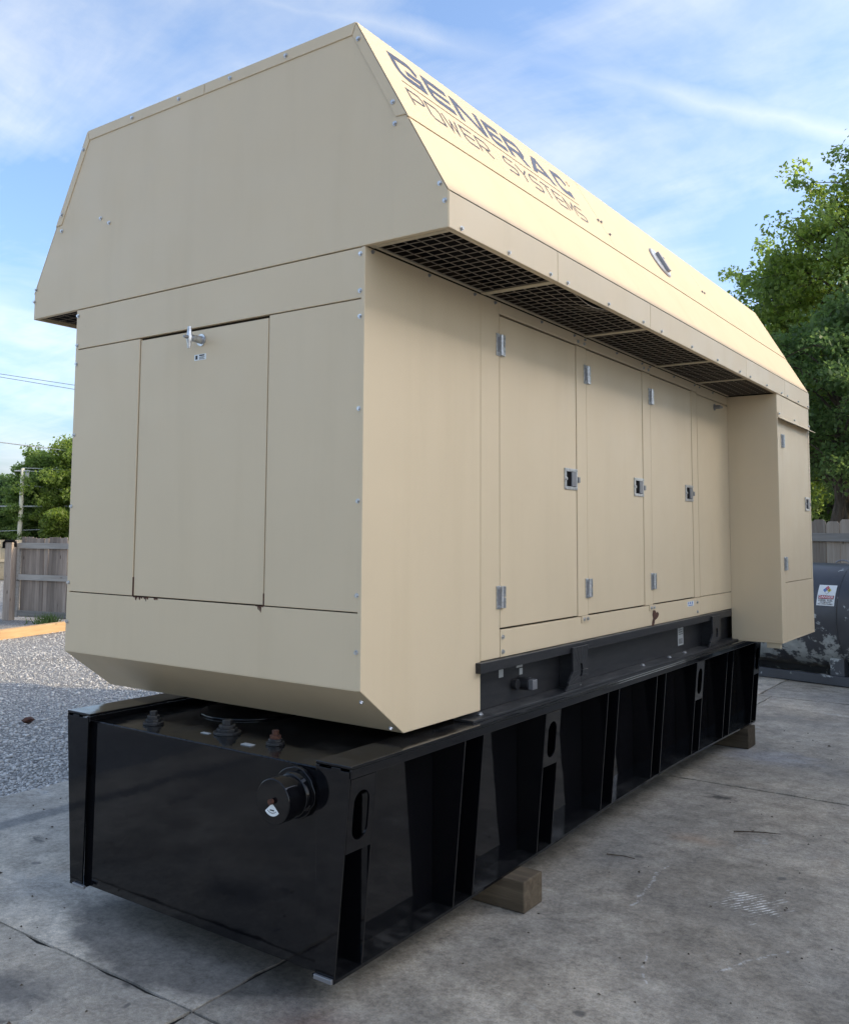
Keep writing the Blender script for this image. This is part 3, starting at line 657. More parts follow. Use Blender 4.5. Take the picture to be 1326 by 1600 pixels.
screws('screws', [(ER + .0014, y, 3.056) for y in FY], (1, 0, 0))
screws('screws', [(0.0002, y, 3.030 - .008) for y in (0.05, 0.483, 0.891, 1.096, 1.62, 2.05, 2.20, 2.7, 3.15, 3.3, 3.8, 4.28, 4.4, 4.75)], (1, 0, 0), 0.007, mat=DARKZ)
screws('screws', [(0.0032, 1.166, 1.311), (0.0032, 1.166, 1.238), (0.0032, 4.241, 1.315), (0.0032, 4.241, 1.242), (0.0087, 2.14, 1.332), (0.0087, 2.19, 1.332), (0.0087, 3.243, 1.332), (0.0087, 3.293, 1.332), (0.0002, 2.10, 2.995), (0.0002, 2.19, 2.995), (0.0002, 3.18, 2.995), (0.0002, 3.27, 2.995)], (1, 0, 0), 0.0095)
screws('screws', [(X1 + .0062, 5.21, 2.868), (X1 + .0062, 5.76, 2.868), (X1 + .0062, 6.33, 2.868)], (1, 0, 0))
screws('screws', [slope_pt(u, v, .0062) for u, v in ((2.159, -.341), (2.211, -.337), (2.235, -.43), (4.15, -.349), (4.21, -.347))], nR, 0.009, mat=DARKZ)
screws('screws', [(-0.02, 0.055 - .02, 1.165 - .02), (-0.02, 0.24, 1.008)], Vector((0, -0.57, -0.82)))

# lifting cover on the roof slope
g = Geo(); c0 = slope_pt(3.22, -0.345, .0062)
g.mat(1); g.cyl(c0, c0 + nR * 0.006, 0.126, 32); g.mat(0); g.cyl(c0 + nR * .006, c0 + nR * 0.010, 0.116, 32)
bp = Vector((0, 1, 0))
def rbox(g, c, u, v, n, a, b_, h_):
    return g.prism([c - u * a - v * b_, c + u * a - v * b_, c + u * a + v * b_, c - u * a + v * b_], n * h_)
g.mat(1); rbox(g, c0 + nR * .010 + bp * .025, bp, dR, nR, 0.020, 0.082, 0.022)
g.cyl(c0 + bp * .085 + dR * .05, c0 + bp * .085 + dR * .05 + nR * .03, .008, 8)
o = part('lifting_cover', g, [ZINC, DARKZ], skin[1], GB); arc_smooth(o.data)

# ---- lettering on the roof slope
def ribbon(g, path, t, closed=False):
    P = [Vector(q) for q in path]; n = len(P); Lf = []; Rt = []
    for i in range(n):
        a = P[i - 1] if (i > 0 or closed) else None; c2 = P[(i + 1) % n] if (i < n - 1 or closed) else None
        d1 = (P[i] - a).normalized() if a is not None else (c2 - P[i]).normalized(); d2 = (c2 - P[i]).normalized() if c2 is not None else d1
        n1 = Vector((-d1.y, d1.x)); n2 = Vector((-d2.y, d2.x)); mt = (n1 + n2).normalized(); k = t / 2 / max(0.35, mt.dot(n1))
        Lf.append(P[i] + mt * k); Rt.append(P[i] - mt * k)
    m_ = n if closed else n - 1
    for i in range(m_):
        j = (i + 1) % n; g.append([Rt[i], Rt[j], Lf[j], Lf[i]])
def arcpts(cx, cy, r, a0, a1, n=5): return [(cx + r * math.cos(rad(a0 + (a1 - a0) * i / n)), cy + r * math.sin(rad(a0 + (a1 - a0) * i / n))) for i in range(n + 1)]
def big(ch, W_, H_, t):
    g = []; xl, xr, yb_, yt = t / 2, W_ - t / 2, t / 2, H_ - t / 2; r = 0.055; ym = H_ * .5
    if ch == 'G':
        ribbon(g, [(xr, .112)] + arcpts(xr - r, yt - r * .6, r * .75, 0, 90)[1:] + [(xl, yt)] + arcpts(xl + r, yb_ + r, r, 180, 270) + [(xr, yb_), (xr, .071), (W_ * .42, .071)], t)
    elif ch == 'C':
        ribbon(g, [(xr, H_ * .64)] + arcpts(xr - r, yt - r * .6, r * .75, 0, 90)[1:] + [(xl, yt)] + arcpts(xl + r, yb_ + r, r, 180, 270) + [(xr, yb_), (xr, H_ * .34)], t)
    elif ch == 'E':
        ribbon(g, [(W_, yt), (xl, yt)] + arcpts(xl + r * .6, yb_ + r * .6, r * .6, 180, 270, 3) + [(W_, yb_)], t)
        ribbon(g, [(t + .0005, ym), (W_ * .97, ym)], t * .8)
    elif ch == 'N':
        ribbon(g, [(xl, 0), (xl, H_)], t); ribbon(g, [(xr, 0), (xr, H_)], t)
        g.append([Vector(q_) for q_ in ((W_ - t - .0003, 0), (W_ - t - .0003, .045), (t + .0003, H_), (t + .0003, H_ - .045))])
    elif ch == 'R':
        ribbon(g, [(xl, 0), (xl, H_)], t)
        ribbon(g, [(t + .0004, yt)] + arcpts(xr - r * .8, yt - r * .6, r * .7, 90, 0, 4) + [(xr, ym + .012), (xr - .02, ym - .008), (t + .0004, ym - .008)], t * .92)
        yq = ym - .008 - t * .47
        g.append([Vector(q_) for q_ in ((W_ * .50, yq), (W_ - .045, 0), (W_ + .005, 0), (W_ * .50 + .06, yq))])
    elif ch == 'A':
        a = W_ * .46
        g.append([Vector(q_) for q_ in ((0, 0), (.048, 0), (a, H_ - .04), (a, H_), (a - .026, H_))])
        g.append([Vector(q_) for q_ in ((a + .0004, H_), (a + .0004, H_ - .04), (W_ - .048, 0), (W_, 0), (a + .03, H_))])
        f1 = lambda y: .048 + (a - .048) * y / (H_ - .04); f2 = lambda y: W_ - .048 - (W_ - .048 - a) * y / (H_ - .04)
        g.append([Vector(q_) for q_ in ((f1(.03) + .0004, .03), (f2(.03) - .0004, .03), (f2(.058) - .0004, .058), (f1(.058) + .0004, .058))])
    return g
def small(ch, W_, H_, t):
    g = []; r = .02; h_ = H_ / 2
    P_ = {'P': [[(0, 0), (0, H_), (W_ - r, H_), (W_, H_ - r), (W_, h_ + r * .3), (W_ - r, h_ - .006), (t, h_ - .006)]],
          'R': [[(0, 0), (0, H_), (W_ - r, H_), (W_, H_ - r), (W_, h_ + r * .3), (W_ - r, h_ - .006), (t, h_ - .006)], [(W_ * .5, h_ - .006 - t * .55), (W_, 0)]],
          'W': [[(0, H_), (W_ * .27, 0), (W_ * .5, H_ * .75), (W_ * .73, 0), (W_, H_)]],
          'E': [[(W_, H_), (0, H_), (0, r), (r, 0), (W_, 0)], [(t * .55, h_), (W_ * .95, h_)]],
          'S': [[(W_, H_), (r, H_), (0, H_ - r), (0, h_ + r * .4), (r, h_), (W_ - r, h_), (W_, h_ - r * .4), (W_, r), (W_ - r, 0), (0, 0)]],
          'Y': [[(0, H_), (W_ / 2, h_), (W_, H_)], [(W_ / 2, h_ - t * .6), (W_ / 2, 0)]],
          'T': [[(0, H_), (W_, H_)], [(W_ / 2, H_ - t * .55), (W_ / 2, 0)]],
          'M': [[(0, 0), (0, H_), (W_ / 2, H_ * .3), (W_, H_), (W_, 0)]]}
    if ch == 'O': ribbon(g, [(0, H_), (W_ - r, H_), (W_, H_ - r), (W_, 0), (r, 0), (0, r)], t, True)
    else:
        for pth in P_[ch]: ribbon(g, pth, t)
    return g
def to_roof(polys, u0, vb, base=(GB)):
    g = Geo()
    for pl_ in polys:
        for q_ in [pl_]:
            g.poly([tuple(slope_pt(u0 + w.x, vb - 0.017 * (u0 + w.x) + w.y, 0.0072)) for w in q_])
    return g
us = [0.158, 0.421, 0.664, 0.968, 1.160, 1.378, 1.738]
wd = [0.220, 0.200, 0.270, 0.172, 0.205, 0.262, 0.182]
us = [0.158, 0.418, 0.660, 0.962, 1.156, 1.400, 1.728]; wd = [0.222, 0.205, 0.262, 0.160, 0.210, 0.285, 0.188]
for ch, u0, w in zip('GENERAC', us, wd):
    part('letter', to_roof(big(ch, w, 0.162, 0.036 if ch in 'GE' else 0.040), u0, -0.236), NAVY, skin[0], GB)
u = 0.140
for ch in 'POWER SYSTEMS':
    if ch != ' ': part('letter', to_roof(small(ch, 0.108, 0.100, 0.0120), u, -0.428), PRINT, skin[0], GB)
    u += 0.1375 if ch != ' ' else 0.125
    if ch == 'W': u += 0.012
gl = []; ribbon(gl, [(0, 0), (1.785, 0)], .006); part('letter_rule', to_roof(gl, 0.143, -0.276), INK, skin[0], GB)
gl = []; ribbon(gl, [(.018 * math.cos(a_ * math.pi / 6), .018 * math.sin(a_ * math.pi / 6)) for a_ in range(12)], .004, True); ribbon(gl, [(-.006, -.008), (-.006, .009)], .004); part('letter_mark', to_roof(gl, 1.962, -0.092), INK, skin[0], GB)

# ------------------------------------------------------------------ skid rail under the housing
def sp(name, g, mat=SKID, bev=0.002, **k): return part(name, g, mat, gen, GB, bev, **k)
for sx_ in (1, -1):
    mx = (lambda x: x) if sx_ > 0 else (lambda x: -1.60 - x)
    g = Geo(); g.box(mx(-.062), mx(-.05), 0.62, 6.2, 0.957, 1.205); g.box(mx(-.05), mx(.030), 0.905, 5.062, 1.158, ZSK - .001) if sx_ > 0 else g.box(mx(-.05), mx(.030), 0.905, 6.2, 1.158, ZSK - .001)
    g.box(mx(-.06), mx(.052), 0.80, 6.2, 0.944, 0.956)
    sp('skid_rail', g)
# lifting lugs welded to the rail
def lug(y0):
    g = Geo()
    hole = [(y0 + .105 + .028 * math.cos(a), 1.055 + .040 * math.sin(a)) for a in np.linspace(0, 2 * math.pi, 12, endpoint=False)]
    out = []
    O = [(y0 + .20, 1.055), (y0 + .205, 1.19), (y0 + .15, 1.19), (y0 + .105, 1.19), (y0 + .05, 1.19), (y0, 1.19), (y0, 1.055), (y0 - .06, 1.0), (y0 - .06, 0.985), (y0 + .105, 0.985), (y0 + .17, 1.0), (y0 + .205, 1.02)]
    for k in range(12):
        a, b_, c_, d_ = hole[k], hole[(k + 1) % 12], O[(k + 1) % 12], O[k]
        g.prism([(.032, a[0], a[1]), (.032, b_[0], b_[1]), (.032, c_[0], c_[1]), (.032, d_[0], d_[1])], (0.014, 0, 0))
    g.prism([(.032, y0 - .10, .958), (.032, y0 + .09, .958), (.032, y0 + .10, .984), (.032, y0 - .06, .984)], (0.014, 0, 0))
    g.box(-.05, .031, y0 + .02, y0 + .034, .958, 1.157)
    return g
sp('lifting_lug', lug(1.905)); sp('lifting_lug', lug(4.485))
g = Geo(); c0 = Vector((-.049, 1.43, 1.045)); g.cyl(c0 - Vector((0, .06, 0)), c0 - Vector((0, .06, 0)) + Vector((.03, 0, 0)), .028, 12); g.cyl(c0, c0 + Vector((.07, 0, 0)), .034, 14); g.mat(1); g.box(.022, .05, 1.405, 1.455, 1.02, 1.07)
sp('drain_valve', g, [SKID, DARKZ])
g = Geo(); g.mat(0); g.box(-.0498, -.048, 1.22, 1.265, 1.095, 1.135); g.box(-.0498, -.048, 1.41, 1.475, 1.125, 1.155); g.box(-.0498, -.048, 1.44, 1.475, 1.085, 1.118)
sp('small_tags', g, GREYL, 0, stuff=True)
g = Geo(); g.mat(0); g.box(-.0498, -.048, 3.94, 4.06, 1.005, 1.156); g.mat(1)
for k in range(6): g.box(-.0478, -.0474, 3.955 + k * .015, 3.961 + k * .015, 1.015, 1.055)
for k in range(4): g.box(-.0478, -.0474, 3.955, 4.045 - .01 * k, 1.085 + k * .016, 1.089 + k * .016)
sp('data_label', g, [GREYL, INK], 0)
screws('bolts', [(-0.004, y, 0.9562) for y in (0.955, 2.08, 3.10, 3.62, 3.95)], (0, 0, 1), 0.014)

# ------------------------------------------------------------------ black base tank
TB = (-0.8, 2.75, 0.134)
tank = thing('base_tank', 'long glossy black steel base tank with tapered ribs under the tan generator housing', 'fuel tank', TB)
def tp(name, g, mat=BLACK, bev=0.003, **k): return part(name, g, mat, tank, TB, bev, **k)
bow = [(-.178, .130), (.4, .136), (.86, .142), (1.68, .162), (2.49, .190), (3.2, .202), (3.71, .205), (4.8, .19), (5.72, .172)]
def bz(y): return float(np.interp(y, [q_[0] for q_ in bow], [q_[1] for q_ in bow]))
g = Geo(); prof = [(-1.56, -.15, .904)] + [(-1.56, max(y, -.15), z + .004) for y, z in bow[:1]] + [(-1.56, y, z + .004) for y, z in bow[1:]] + [(-1.56, 5.72, .904)]
g.prism(prof, (1.478, 0, 0)); tp('tank_shell', g)
YR = [-.178, 0.66, 1.475, 2.292, 3.112, 3.947, 4.716, 5.55]
def xo(z): return 0.092 + (0.026 - 0.092) * (0.90 - z) / (0.90 - 0.134)
for sx_ in (1, -1):
    mx = (lambda x: x) if sx_ > 0 else (lambda x: -1.60 - x)
    g = Geo(); g.box(mx(-.0815), mx(.098), -.176, 5.722, .932, .944); g.box(mx(.090), mx(.098), -.176, 5.722, .896, .9315); g.box(mx(-.0815), mx(-.074), -.176, 5.722, .9055, .9315)
    tp('top_rail', g)
    g = Geo()
    for (ya, za), (yb_, zb_) in zip(bow[:-1], bow[1:]):
        g.add([(mx(-.081), ya, za), (mx(.028), ya, za), (mx(.028), yb_, zb_), (mx(-.081), yb_, zb_), (mx(-.081), ya, za + .012), (mx(.028), ya, za + .012), (mx(.028), yb_, zb_ + .012), (mx(-.081), yb_, zb_ + .012)],
              [(0, 3, 2, 1), (4, 5, 6, 7), (0, 1, 5, 4), (1, 2, 6, 5), (2, 3, 7, 6), (3, 0, 4, 7)] if sx_ > 0 else [(0, 1, 2, 3), (7, 6, 5, 4), (4, 5, 1, 0), (5, 6, 2, 1), (6, 7, 3, 2), (7, 4, 0, 3)])
    tp('bottom_rail', g, bev=0)
    for k, y0 in enumerate(YR):
        for yy_ in (y0, y0 + .168):
            z0 = bz(yy_) + .0125
            g = Geo()
            pts = [(mx(-.0805), yy_, .895), (mx(xo(.895)), yy_, .895), (mx(xo(z0)), yy_, z0), (mx(-.0805), yy_, z0)]
            if k == 0 and yy_ == y0:   # near end plate reaches up to the top rail, with two notches
                pts = [(mx(-.073), yy_, .9305), (mx(-.060), yy_, .9305), (mx(-.060), yy_, .922), (mx(0.0), yy_, .922), (mx(0.0), yy_, .9305), (mx(.048), yy_, .9305), (mx(.048), yy_, .922), (mx(.0895), yy_, .922), (mx(.0885), yy_, .86), (mx(xo(z0)), yy_, z0), (mx(-.0675), yy_, z0)]
            g.prism(pts, (0, .009, 0)); tp('rib', g, bev=0.001)
        if k in (0, 2, 5, 7):
            # plate with an oval lifting hole across the rib pair
            ya, yb_ = y0 + .0095, y0 + .1675; zc = .745; n_ = 24; yc = (ya + yb_) / 2
            hol = []; out = []
            for i in range(n_):
                a = 2 * math.pi * i / n_; cy, cz = math.cos(a), math.sin(a)
                hol.append((yc + .050 * cy, zc + .045 * (1 if cz > 0 else -1) * (abs(cz) > 1e-6) + .050 * cz))
                s_ = min((yb_ - yc) / max(abs(cy), 1e-6), .135 / max(abs(cz), 1e-6))
                out.append((yc + s_ * cy, zc + s_ * cz * 1.0 + (0.012 if cz > 0.86 else 0)))
            g = Geo()
            for i in range(n_):
                j = (i + 1) % n_
                P_ = [(mx(xo(z_)), y_, z_) for y_, z_ in (hol[i], hol[j], out[j], out[i])]
                g.prism(P_, (-.008 * sx_, 0, 0))
            tp('lug_plate', g, bev=0)
# rough weld seams along the shell edges
g = Geo()
x = -1.52
while x < -0.09: g.cyl((x, -.147, .9045), (x + .012, -.147, .9045), random.uniform(.004, .0065), 6); x += .0125
tp('weld_seam', g, bev=0, stuff=True)
# filler neck with float gauge on the near end
fy = -.15; fc = Vector((-.192, fy, .792))
g = Geo(); n_ = 28
ring = []
for i in range(n_):
    a = 2 * math.pi * i / n_; r = .108 + random.uniform(-.003, .003) - (0.012 if math.sin(a) < -0.4 else 0); ring.append((fc.x + r * math.cos(a), fy - .001, fc.z + r * math.sin(a)))
g.prism(ring, (0, -.022, 0)); g.cyl(fc + Vector((0, -.023, 0)), fc + Vector((0, -.045, 0)), .092, 28, .084)
g.cyl(fc + Vector((0, -.045, 0)), fc + Vector((0, -.085, 0)), .080, 28); g.cyl(fc + Vector((0, -.085, 0)), fc + Vector((0, -.148, 0)), .087, 32)
neck = tp('filler_neck', g, bev=0.003); arc_smooth(neck.data)
cc = fc + Vector((0, -.149, 0))
g = Geo(); f_ = [(cc.x + .0, cc.y, cc.z - .006)] + [(cc.x + .048 * math.sin(rad(a)), cc.y, cc.z - .006 - .048 * math.cos(rad(a))) for a in range(-48, 49, 8)]
g.mat(0); g.prism(f_, (0, -.002, 0)); g.mat(1)
for a in range(-36, 37, 12): g.box(cc.x + .034 * math.sin(rad(a)) - .002, cc.x + .034 * math.sin(rad(a)) + .002, cc.y - .0026, cc.y - .0021, cc.z - .006 - .038 * math.cos(rad(a)), cc.z - .006 - .034 * math.cos(rad(a)))
g.box(cc.x - .01, cc.x + .012, cc.y - .0026, cc.y - .0021, cc.z - .034, cc.z - .029)
part('gauge_label', g, [WHITE, INK], neck, TB)
g = Geo(); g.cyl(cc + Vector((0, -.002, .002)), cc + Vector((0, -.016, .002)), .011, 12); part('gauge_knob', g, RUSTM, neck, TB)
# plugs on the tank top
for (x, y, r, mt) in ((-1.255, -.005, .026, SKID), (-.825, .068, .034, SKID), (-.504, .047, .022, RUSTM)):
    g = Geo(); g.mat(0); g.cyl((x, y, .9045), (x, y, .916), r * 1.9, 16); g.cyl((x, y, .916), (x, y, .930), r * 1.45, 8); g.mat(1); g.cyl((x, y, .930), (x, y, .945), r * 1.15, 14); g.cyl((x, y, .945), (x, y, .966), r * .72, 6)
    o = tp('plug', g, [SKID, mt], bev=0.0015)
g = Geo(); g.prism([(-1.12 + .20 * math.cos(a) * 1.25, .52 + .27 * math.sin(a), .9045) for a in np.linspace(0, 2 * math.pi, 28, endpoint=False)], (0, 0, .010)); tp('cover_plate', g)
g = Geo(); g.box(-.62, -.56, -.05, -.02, .9046, .908); tp('tag_plate', g, GREYL, 0); g = Geo(); g.box(-.93, -.88, .0, .02, .9046, .907); tp('tag_plate', g, GREYL, 0)
g = Geo(); g.box(-.064, .024, -.192, -.179, .132, .150); tp('drip_lip', g, DARKZ, .002); g = Geo(); g.box(-1.59, -1.50, -.192, -.179, .132, .146); tp('drip_lip', g, DARKZ, .002)

# timber blocks under the tank
for i, (y0, y1, x1, zt, rz) in enumerate(((1.125, 1.318, 0.142, 0.148, 0.02), (5.36, 5.585, 0.062, 0.172, -0.03))):
    g = Geo()
    g.box(-1.86, x1, y0, y1, 0.0, zt)
    o = part('timber_block', g, BLOCKW, None, (-0.85, (y0 + y1) / 2, 0), bev=0.006); o.location = (-0.85, (y0 + y1) / 2, 0.002)
    tag(o, ['dirty brown timber block under the near part of the black tank', 'smaller looking timber block under the far end of the black tank'][i], 'timber block', 'timber blocks carrying the black tank')

# ------------------------------------------------------------------ old horizontal fuel tank on the right
ft = thing('fuel_tank', 'old horizontal grey fuel tank with peeling paint in front of the board fence', 'fuel tank', (-0.427, 10.08, 0), math.atan2(-0.22, 0.975))
zc, rt = 0.825, 0.665
g = Geo(); n_ = 48
prof = [(-1.9, 0.0), (-1.9, .40), (-1.86, .58), (-1.80, rt), (2.6, rt), (2.66, .58), (2.70, .40), (2.70, 0.0)]
V_ = []; F__ = []
for x, r in prof:
    for k in range(n_):
        a = 2 * math.pi * k / n_; V_.append((x, r * math.cos(a), zc + r * math.sin(a)))
for i in range(len(prof) - 1):
    for k in range(n_): F__.append((i * n_ + k, i * n_ + (k + 1) % n_, (i + 1) * n_ + (k + 1) % n_, (i + 1) * n_ + k))
g.add(V_, F__); o = part('shell', g, PEEL, ft); arc_smooth(o.data, 30)
for xw in (0.649,):
    g = Geo(); g.tube([(xw, (rt + .001) * math.cos(a), zc + (rt + .001) * math.sin(a)) for a in np.linspace(0, 2 * math.pi, 49)], .006, 5); part('weld_seam', g, PEEL, ft)
for yk in (-.45, .45):
    g = Geo(); g.box(-1.7, 2.5, yk - .05, yk + .05, 0.012, 0.125); part('skid_runner', g, PEEL, ft, bev=.004)
for xk in (-1.1, 0.56, 2.1):
    g = Geo()
    for yk in (-.42,):
        g.prism([(xk - .085, -.47, .126), (xk - .085, .47, .126), (xk - .085, .47, .34), (xk - .085, .30, .22), (xk - .085, 0, .145), (xk - .085, -.30, .22), (xk - .085, -.47, .34)], (.17, 0, 0))
    part('saddle', g, PEEL, ft, bev=.003)
g = Geo(); g.tube([(.47 + .09 * math.cos(a), 0.0, zc + rt - .01 + .05 * math.sin(a)) for a in np.linspace(0, math.pi, 9)], .010, 6); part('lifting_eye', g, DARKZ, ft)
# danger sign pasted on the shell
sgn = Geo(); 
def shell_pt(x, s, off): # s = height above the tank axis
    th = math.asin(max(-.99, min(.99, s / rt))); return (x, -(rt + off) * math.cos(th), zc + (rt + off) * math.sin(th))
sx0, sx1, s0, s1 = .405, .620, .160, .405
def flat(x0, x1, a, b_, off, n=5):
    P_ = []
    for i in range(n): 
        q0 = a + (b_ - a) * i / n; q1 = a + (b_ - a) * (i + 1) / n
        sgn.add([shell_pt(x0, q0, off), shell_pt(x1, q0, off), shell_pt(x1, q1, off), shell_pt(x0, q1, off)], [(0, 1, 2, 3)])
sgn.mat(0); flat(sx0, sx1, s0, s1, .003, 8)
def dia(cx, cs, r, mi, off=.0045):
    sgn.mat(mi); sgn.add([shell_pt(cx, cs - r, off), shell_pt(cx + r, cs, off), shell_pt(cx, cs + r, off), shell_pt(cx - r, cs, off)], [(0, 1, 2, 3)])
cx, cs, r = .5125, .345, .0245
dia(cx, cs + r + .0015, r, 2); dia(cx - r - .0015, cs, r, 3); dia(cx + r + .0015, cs, r, 4); dia(cx, cs - r - .0015, r, 1, .004); dia(cx, cs - r - .0015, r - .003, 0, .005)
sgn.mat(1); flat(sx0 + .014, sx1 - .014, .240, .283, .0045, 2); sgn.mat(2); flat(sx0 + .018, sx1 - .018, .244, .279, .006, 2)
sign = part('danger_sign', sgn, [WHITE, INK, RED, BLUE, YEL], ft)
def text(body, size, cx, cs, mat, parent, off=.0055, sy=1.0):
    cu = bpy.data.curves.new('text', 'FONT'); cu.body = body; cu.size = size; cu.align_x = 'CENTER'; cu.align_y = 'CENTER'; cu.resolution_u = 2; cu.offset = size * .012
    ob = bpy.data.objects.new('text', cu); COL.objects.link(ob); bpy.context.view_layer.update()
    me = bpy.data.meshes.new_from_object(ob.evaluated_get(bpy.context.evaluated_depsgraph_get())); bpy.data.objects.remove(ob)
    for v in me.vertices: v.co = Vector(shell_pt(cx + v.co.x, cs + v.co.y * sy, off))
    me.materials.clear(); me.materials.append(mat); return link('lettering', me, parent)
text('DANGER', .044, cx, .2615, WHITE, sign, .0075); text('DIESEL FUEL', .032, cx, .221, INK, sign); text('NO SMOKING', .020, cx, .198, INK, sign); text('NO OPEN FLAMES', .022, cx, .178, INK, sign)
text('2', .028, cx, cs + r + .0015, WHITE, sign, .0062); text('1', .028, cx - r - .0015, cs, WHITE, sign, .0062); text('0', .028, cx + r + .0015, cs, INK, sign, .0062)

# ------------------------------------------------------------------ fences
def picket_mesh(w, h_, th, ear=.04):
    g = Geo(); g.prism([(-w / 2, 0, 0), (w / 2, 0, 0), (w / 2, 0, h_ - ear), (w / 2 - ear * .9, 0, h_), (-w / 2 + ear * .9, 0, h_), (-w / 2, 0, h_ - ear)], (0, th, 0)); return g
fa = math.atan2(-0.22, 0.975)
bf = thing('board_fence', 'weathered dog-eared board fence behind the grey fuel tank and below the trees', 'fence', (-0.5, 12.3, 0), fa)
pm = [picket_mesh(.196, h_, .02).mesh('board', [BROWNWOOD]) for h_ in (2.045, 2.06, 2.03)]
nb = 52
for k in range(nb):
    o = link('board', random.choice(pm), bf, (-6.0 + k * .2045 + random.uniform(-.003, .003) + .055, random.uniform(0, .006), .03)); o.rotation_euler = (0, random.uniform(-.006, .006), 0)
for z_, hh in ((1.755, .125), (1.0, .125), (.25, .125)):
    for k in range(4):
        g = Geo(); g.box(-6.1 + k * 2.66, -6.1 + (k + 1) * 2.66 - .006, -.045, -.002, z_, z_ + hh); part('rail', g, GREYRAIL, bf, bev=.004)
# gate on the left
ga = math.atan2(.28, 1.30)
gt = thing('board_gate', 'weathered grey board gate on the gravel at the left, hung from a square post', 'gate', (-14.90, 7.78, 0), ga)
pg = [picket_mesh(.098, h_, .018, .012).mesh('board', [GREYWOOD]) for h_ in (1.60, 1.615, 1.59)]
for k in range(34):
    o = link('board', random.choice(pg), gt, (.10 + k * .1012 + random.uniform(-.002, .002), random.uniform(0, .006), .06)); o.rotation_euler = (0, random.uniform(-.012, .012), 0)
for z_ in (1.44, .80, .075):
    g = Geo(); g.box(.03, 3.5, -.045, -.002, z_, z_ + .115); part('rail', g, GREYRAIL, gt, bev=.004)
g = Geo(); g.box(-.035, .028, -.04, .03, .05, 1.55); part('hinge_stile', g, GREYRAIL, gt, bev=.004)
gpst = part('gate_post', Geo().box(-.085, .085, -.085, .085, -.02, 1.60), GREYWOOD, None, bev=.006); gpst.location = (-15.02, 7.66, 0); gpst.rotation_euler = (0, 0, .3)
tag(gpst, 'square grey post carrying the board gate, black hinge strap on its top', 'post')
g = Geo(); g.tube([(-.10, -.10, 1.44), (-.10, -.10, 1.56), (-.06, -.10, 1.59), (.16, -.10, 1.59), (.19, -.10, 1.55), (.19, -.10, 1.47)], .028, 6); part('hinge_strap', g, VOID, gpst)
# bright new fence far left
ff = thing('pine_fence', 'sunlit pale pine fence in the distance left of the grey gate', 'fence', (-27.6, 15.9, 0), math.atan2(.55, .83) + 0.02)
pn_ = picket_mesh(.14, 1.44, .02, .015).mesh('board', [NEWWOOD])
for k in range(80): link('board', pn_, ff, (-8 + k * .1445, random.uniform(0, .004), .0))
for z_ in (1.20, .66, .06):
    g = Geo(); g.box(-8.1, 3.6, -.045, -.002, z_, z_ + .09); part('rail', g, NEWWOOD, ff)
# landscape timbers edging the gravel
la = math.atan2(.97, -.262)
for k, (s0, ln) in enumerate(((-3.0, 2.44), (-.54, 2.44), (1.92, 2.44))):
    c0 = Vector((-11.98, 5.64, 0)) + Vector((-.262, .97, 0)).normalized() * (s0 + ln / 2)
    g = Geo(); g.box(-ln / 2 + .004, ln / 2 - .004, -.075, .075, -.02, .150)
    o = part('landscape_timber', g, TIMBER, None, bev=.008); o.location = c0 + Vector((-.07, -.02, 0)); o.rotation_euler = (0, 0, la)
    tag(o, ['orange treated timber edging the gravel nearest the viewer, past the left edge of the photo', 'orange treated timber edging the gravel in front of the grey gate', 'orange treated timber edging the gravel, partly hidden behind the tan housing'][k], 'timber', 'orange timbers edging the gravel')

# ------------------------------------------------------------------ utility pole and wires
up_ = thing('utility_pole', 'slim pale utility pole with a short crossarm in front of the left trees', 'utility pole', (-52.75, 31.32, -1))
g = Geo(); g.tube([(-52.75, 31.32, -1), (-52.52, 31.24, 2.4), (-52.33, 31.16, 5.8)], [.17, .15, .12], 10); part('pole', g, POLEW, up_, (-52.75, 31.32, -1), smooth=True)
g = Geo(); d_ = Vector((.80, .60, 0)); c0 = Vector((-52.33, 31.1, 5.62)); g.tube([c0 - d_ * .5, c0 + d_ * .5], .05, 6); g.cyl(c0 + Vector((.3, .2, -.45)), c0 + Vector((.3, .2, -.1)), .13, 10); part('crossarm', g, CABLE, up_, (-52.75, 31.32, -1))
wires = [((-53.47, 30.15, 7.48), (-49.78, 32.91, 6.94), .035, 'light cable passing across the upper part of the left tree'), ((-52.32, 31.16, 5.82), (-50.0, 32.88, 5.72), .022, 'upper of the two thin wires running off the top of the utility pole'),
         ((-52.33, 31.17, 5.62), (-50.0, 32.89, 5.56), .022, 'lower of the two thin wires running off the top of the utility pole'), ((-52.57, 31.09, 4.74), (-49.95, 33.05, 4.38), .030, 'light cable sloping down from the upper half of the utility pole'),
         ((-53.64, 30.44, 3.3), (-50.0, 33.12, 3.34), .045, 'thick pale cable crossing the middle of the utility pole'), ((-53.71, 30.56, 1.68), (-50.16, 33.15, 1.89), .022, 'lowest thin cable just above the gate top'),
         ((-53.28, 29.83, 11.94), (-49.53, 32.65, 11.27), .018, 'upper of the two faint wires high in the left sky'), ((-53.29, 29.84, 11.74), (-49.54, 32.67, 11.0), .018, 'lower of the two faint wires high in the left sky')]
for i, (a, b_, r, lab) in enumerate(wires):
    a, b_ = Vector(a), Vector(b_); d_ = b_ - a
    g = Geo(); g.tube([a + d_ * s_ + Vector((0, 0, .004 * s_ * s_)) for s_ in ((-5, -3, -1.5, 0, 1, 2, 3.5, 5) if i in (0, 4, 5, 6, 7) else (-.02, 1, 2, 3.5, 5))], r, 5)
    o = part('power_line', g, CABLED if i in (6, 7) else CABLE, None); tag(o, lab, 'cable', 'overhead cables by the utility pole')

